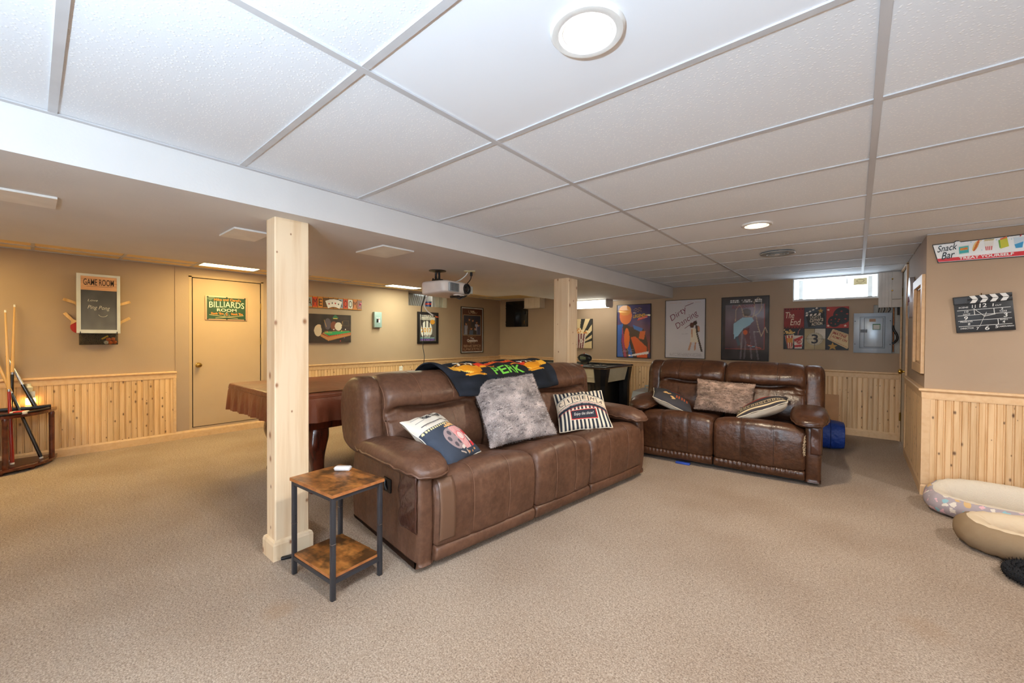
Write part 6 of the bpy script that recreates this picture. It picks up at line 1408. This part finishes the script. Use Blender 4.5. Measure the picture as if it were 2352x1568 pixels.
def bolster(parent, name, mat, rx, ry, r, zc, sq=.75, a0=0, a1=360, hfn=None, n=72, m=20, inner=None, wr=.0):
    P = []; closed = (a1 - a0) >= 359
    for i in range(n if closed else n + 1):
        a = R(a0 + (a1 - a0) * i / n); f = lambda v: math.copysign(abs(v) ** sq, v)
        cx, cy = rx * f(math.cos(a)), ry * f(math.sin(a)); nx, ny = math.cos(a) / rx, math.sin(a) / ry; L = math.hypot(nx, ny); nx, ny = nx / L, ny / L
        h = hfn(a) if hfn else 1.0; row = []
        for j in range(m):
            b = 2 * math.pi * j / m; rr = r * (1 + wr * math.sin(i * 1.9) * math.sin(b * 2)); row.append((cx + nx * rr * math.cos(b), cy + ny * rr * math.cos(b), max(.012, zc + (rr * h * 1.0) * math.sin(b) + (h - 1) * .05)))
        P.append(row)
    return P, closed
def dog_bed(label, loc, rz, rx, ry, r, hfn, outer, inner, base):
    t = thing('dog_bed', label, 'pet bed', loc, R(rz)); P, closed = bolster(t, 'b', outer, rx, ry, r, r * .95, .72, hfn=hfn, wr=.05)
    m = MB(); n, k = len(P), len(P[0]); m.grid(P, closed_u=True, closed_v=True)
    # outside faces in the print, inside faces in the lining
    for fi in range(len(m.f)):
        j = fi % k; b = 2 * math.pi * (j + .5) / k; m.mi[fi] = 1 if (math.cos(b) < .25 and math.sin(b) > -.6) else 0
    m.build('bolster', [outer, inner], t, 60)
    q = [(rx * .98 * math.copysign(abs(math.cos(a)) ** .72, math.cos(a)), ry * .98 * math.copysign(abs(math.sin(a)) ** .72, math.sin(a))) for a in np.linspace(0, 2 * math.pi, 49)[:-1]]
    rows = [[(x * f, y * f, .012 + .06 * (1 - f ** 4)) for x, y in q] for f in (1.0, .9, .7, .4, .05)]
    mm = MB(); mm.grid(rows, closed_v=True); mm.f.append(tuple(len(mm.v) - 48 + i for i in range(48))); mm.mi.append(0); mm.build('cushion', inner, t, 60)
    MB().prism([(x * 1.07, y * 1.07) for x, y in q], 0, .014, 'z').build('sole', base, t)
    return t
dog_bed('grey lamb print dog bed with cream fleece lining against the partition', (.80, 4.262, 0), -3, .335, .165, .075, lambda a: 1.0 + .55 * max(0, math.sin(a)) ** .6 - .1 * max(0, -math.sin(a)), M_LAMB, M_SHERPA, M_BLACK)
dog_bed('plain taupe oval dog bed in front of the lamb print one', (.955, 3.715, 0), 6, .40, .165, .085, lambda a: 1.0 + .05 * math.sin(a), M_TAUPE, M_TAUPE_IN, M_BLACK)
t = thing('fur_ring_toy', 'black fuzzy ring shaped cat scratcher at the right picture edge', 'pet toy', (.80, 3.30, 0))
P, c_ = bolster(t, 'r', None, .17, .13, .034, .034, 1.0, n=48, m=12)
M_FUZZ = plain('black_plush', (44, 44, 46), 1.0, spec=.1, bump=(120, 1, .02)); MB().grid(P, closed_u=True, closed_v=True).build('ring', M_FUZZ, t, 60)
m = MB()
for k in range(2600):
    i, j = random.randrange(len(P)), random.randrange(len(P[0])); a = Vector(P[i][j]); cx = sum((Vector(q) for q in P[i]), Vector()) / len(P[i]); d = (a - cx).normalized() * .012 + Vector((random.uniform(-1, 1), random.uniform(-1, 1), random.uniform(-.5, 1))) * .007; s_ = d.cross(Vector((.3, .5, .8))).normalized() * .0018
    m.add([a - s_, a + s_, a + d], [(0, 1, 2)])
f = m.build('plush', M_FUZZ, t); f['kind'] = 'stuff'
MB().lathe([(.001, 0), (.14, 0), (.14, .022), (.001, .022)], 32).build('scratch_pad', plain('cardboard', (206, 156, 92), .9), t, 40).scale = (1, .76, 1)
t = prop(MB().rbox(-.025, -.012, 0, .025, .012, .010, .003).build('cream_chew', ink((222, 206, 180))), 'small cream chew lying under the edge of the taupe dog bed', 'chew'); t.location = (.565, 3.86, 0); t.rotation_euler = (0, 0, R(-50))

# ------------------------------------------------------------------ things around the loveseat
t = thing('rolled_bag', 'bright blue rolled nylon bag on the floor right of the loveseat', 'bag', (-.275, 5.86, 0), R(4)); M_BLUE = plain('blue_nylon', (22, 62, 150), .45, bump=(26, .7, .02))
P = [[(x, .17 * math.copysign(abs(math.cos(a)) ** .7, math.cos(a)), .155 + .155 * math.copysign(abs(math.sin(a)) ** .75, math.sin(a)) * (1 - .08 * abs(x / .16) ** 3)) for a in np.linspace(0, 2 * math.pi, 29)[:-1]] for x in np.linspace(-.18, .18, 12)]
m = MB(); m.grid(P, closed_v=True); m.f += [tuple(range(28)), tuple(len(m.v) - 28 + i for i in range(27, -1, -1))]; m.mi += [0, 0]; b = m.build('roll', M_BLUE, t, 50)
MB().tube([(.181, .13 * math.cos(a), .155 + .12 * math.sin(a)) for a in np.linspace(0, 2 * math.pi, 25)[:-1]], .006, 6, closed=True).build('end_seam', plain('navy', (14, 38, 100), .5), t, 60)
for x in (-.06, .06): MB().tube([(x, .176 * math.copysign(abs(math.cos(a)) ** .7, math.cos(a)), .158 + .158 * math.copysign(abs(math.sin(a)) ** .75, math.sin(a))) for a in np.linspace(0, 2 * math.pi, 25)[:-1]], .006, 5, closed=True, flat=(1, .5)).build('strap', plain('navy_strap', (16, 44, 116), .5), t, 60)
t = prop(bx('blue_scrap', ink((40, 74, 170)), None, -.065, -.02, 0, .065, .03, .018, .004, loc=(-1.285, 4.125, 0), rot=(0, 0, R(4))), 'blue plastic strip on the carpet under the loveseat front', 'strip')
pc = thing('pet_carrier', 'pale grey plastic pet carrier behind the left arm of the loveseat', 'pet carrier', (-2.15, 5.46, 0), R(6)); M_GREYP = plain('pale_grey_plastic', (176, 180, 176), .45); M_GREYD = plain('mid_grey_plastic', (110, 114, 116), .5)
def frust(w0, d0, z0, w1, d1, z1): return [(-w0, -d0, z0), (w0, -d0, z0), (w0, d0, z0), (-w0, d0, z0), (-w1, -d1, z1), (w1, -d1, z1), (w1, d1, z1), (-w1, d1, z1)]
FB = [(0, 3, 2, 1), (4, 5, 6, 7), (0, 1, 5, 4), (1, 2, 6, 5), (2, 3, 7, 6), (3, 0, 4, 7)]
MB().add(frust(.19, .26, 0, .21, .28, .22), FB).build('lower_shell', M_GREYP, pc); MB().add(frust(.205, .275, .225, .155, .235, .52), FB).build('upper_shell', M_GREYP, pc); bx('rim', M_GREYD, pc, -.215, -.285, .212, .215, .285, .228)
o = MB().add(frust(.14, .004, .08, .11, .004, .46), FB).build('door', M_GREYD, pc); o.location = (0, -.277, 0); o.rotation_euler = (R(-4), 0, 0)
for k in range(6): bx('door_bar', M_BLACK, o, -.10 + .037 * k, -.007, .07, -.094 + .037 * k, -.003, .44)
MB().tube([(-.06, 0, .52), (-.06, 0, .575), (.06, 0, .575), (.06, 0, .52)], .012, 8).build('handle', M_GREYP, pc, 40)
t = thing('yellow_bag', 'yellow and blue printed bag standing behind the loveseat arm', 'bag', (-2.20, 5.97, 0), R(10)); M_YEL = ink((232, 190, 30)); 
bx('sack', M_YEL, t, -.11, -.06, 0, .11, .06, .52, .02); MB().prism([(-.06, .52), (.06, .52), (.012, .60), (-.012, .60)], -.11, .11, 'x').build('folded_top', ink((40, 66, 150)), t); bx('blue_band', ink((36, 60, 140)), t, -.112, -.062, .46, .112, .062, .525, .02); bx('white_patch', ink((220, 222, 220)), t, -.05, -.064, .36, .06, -.058, .45)
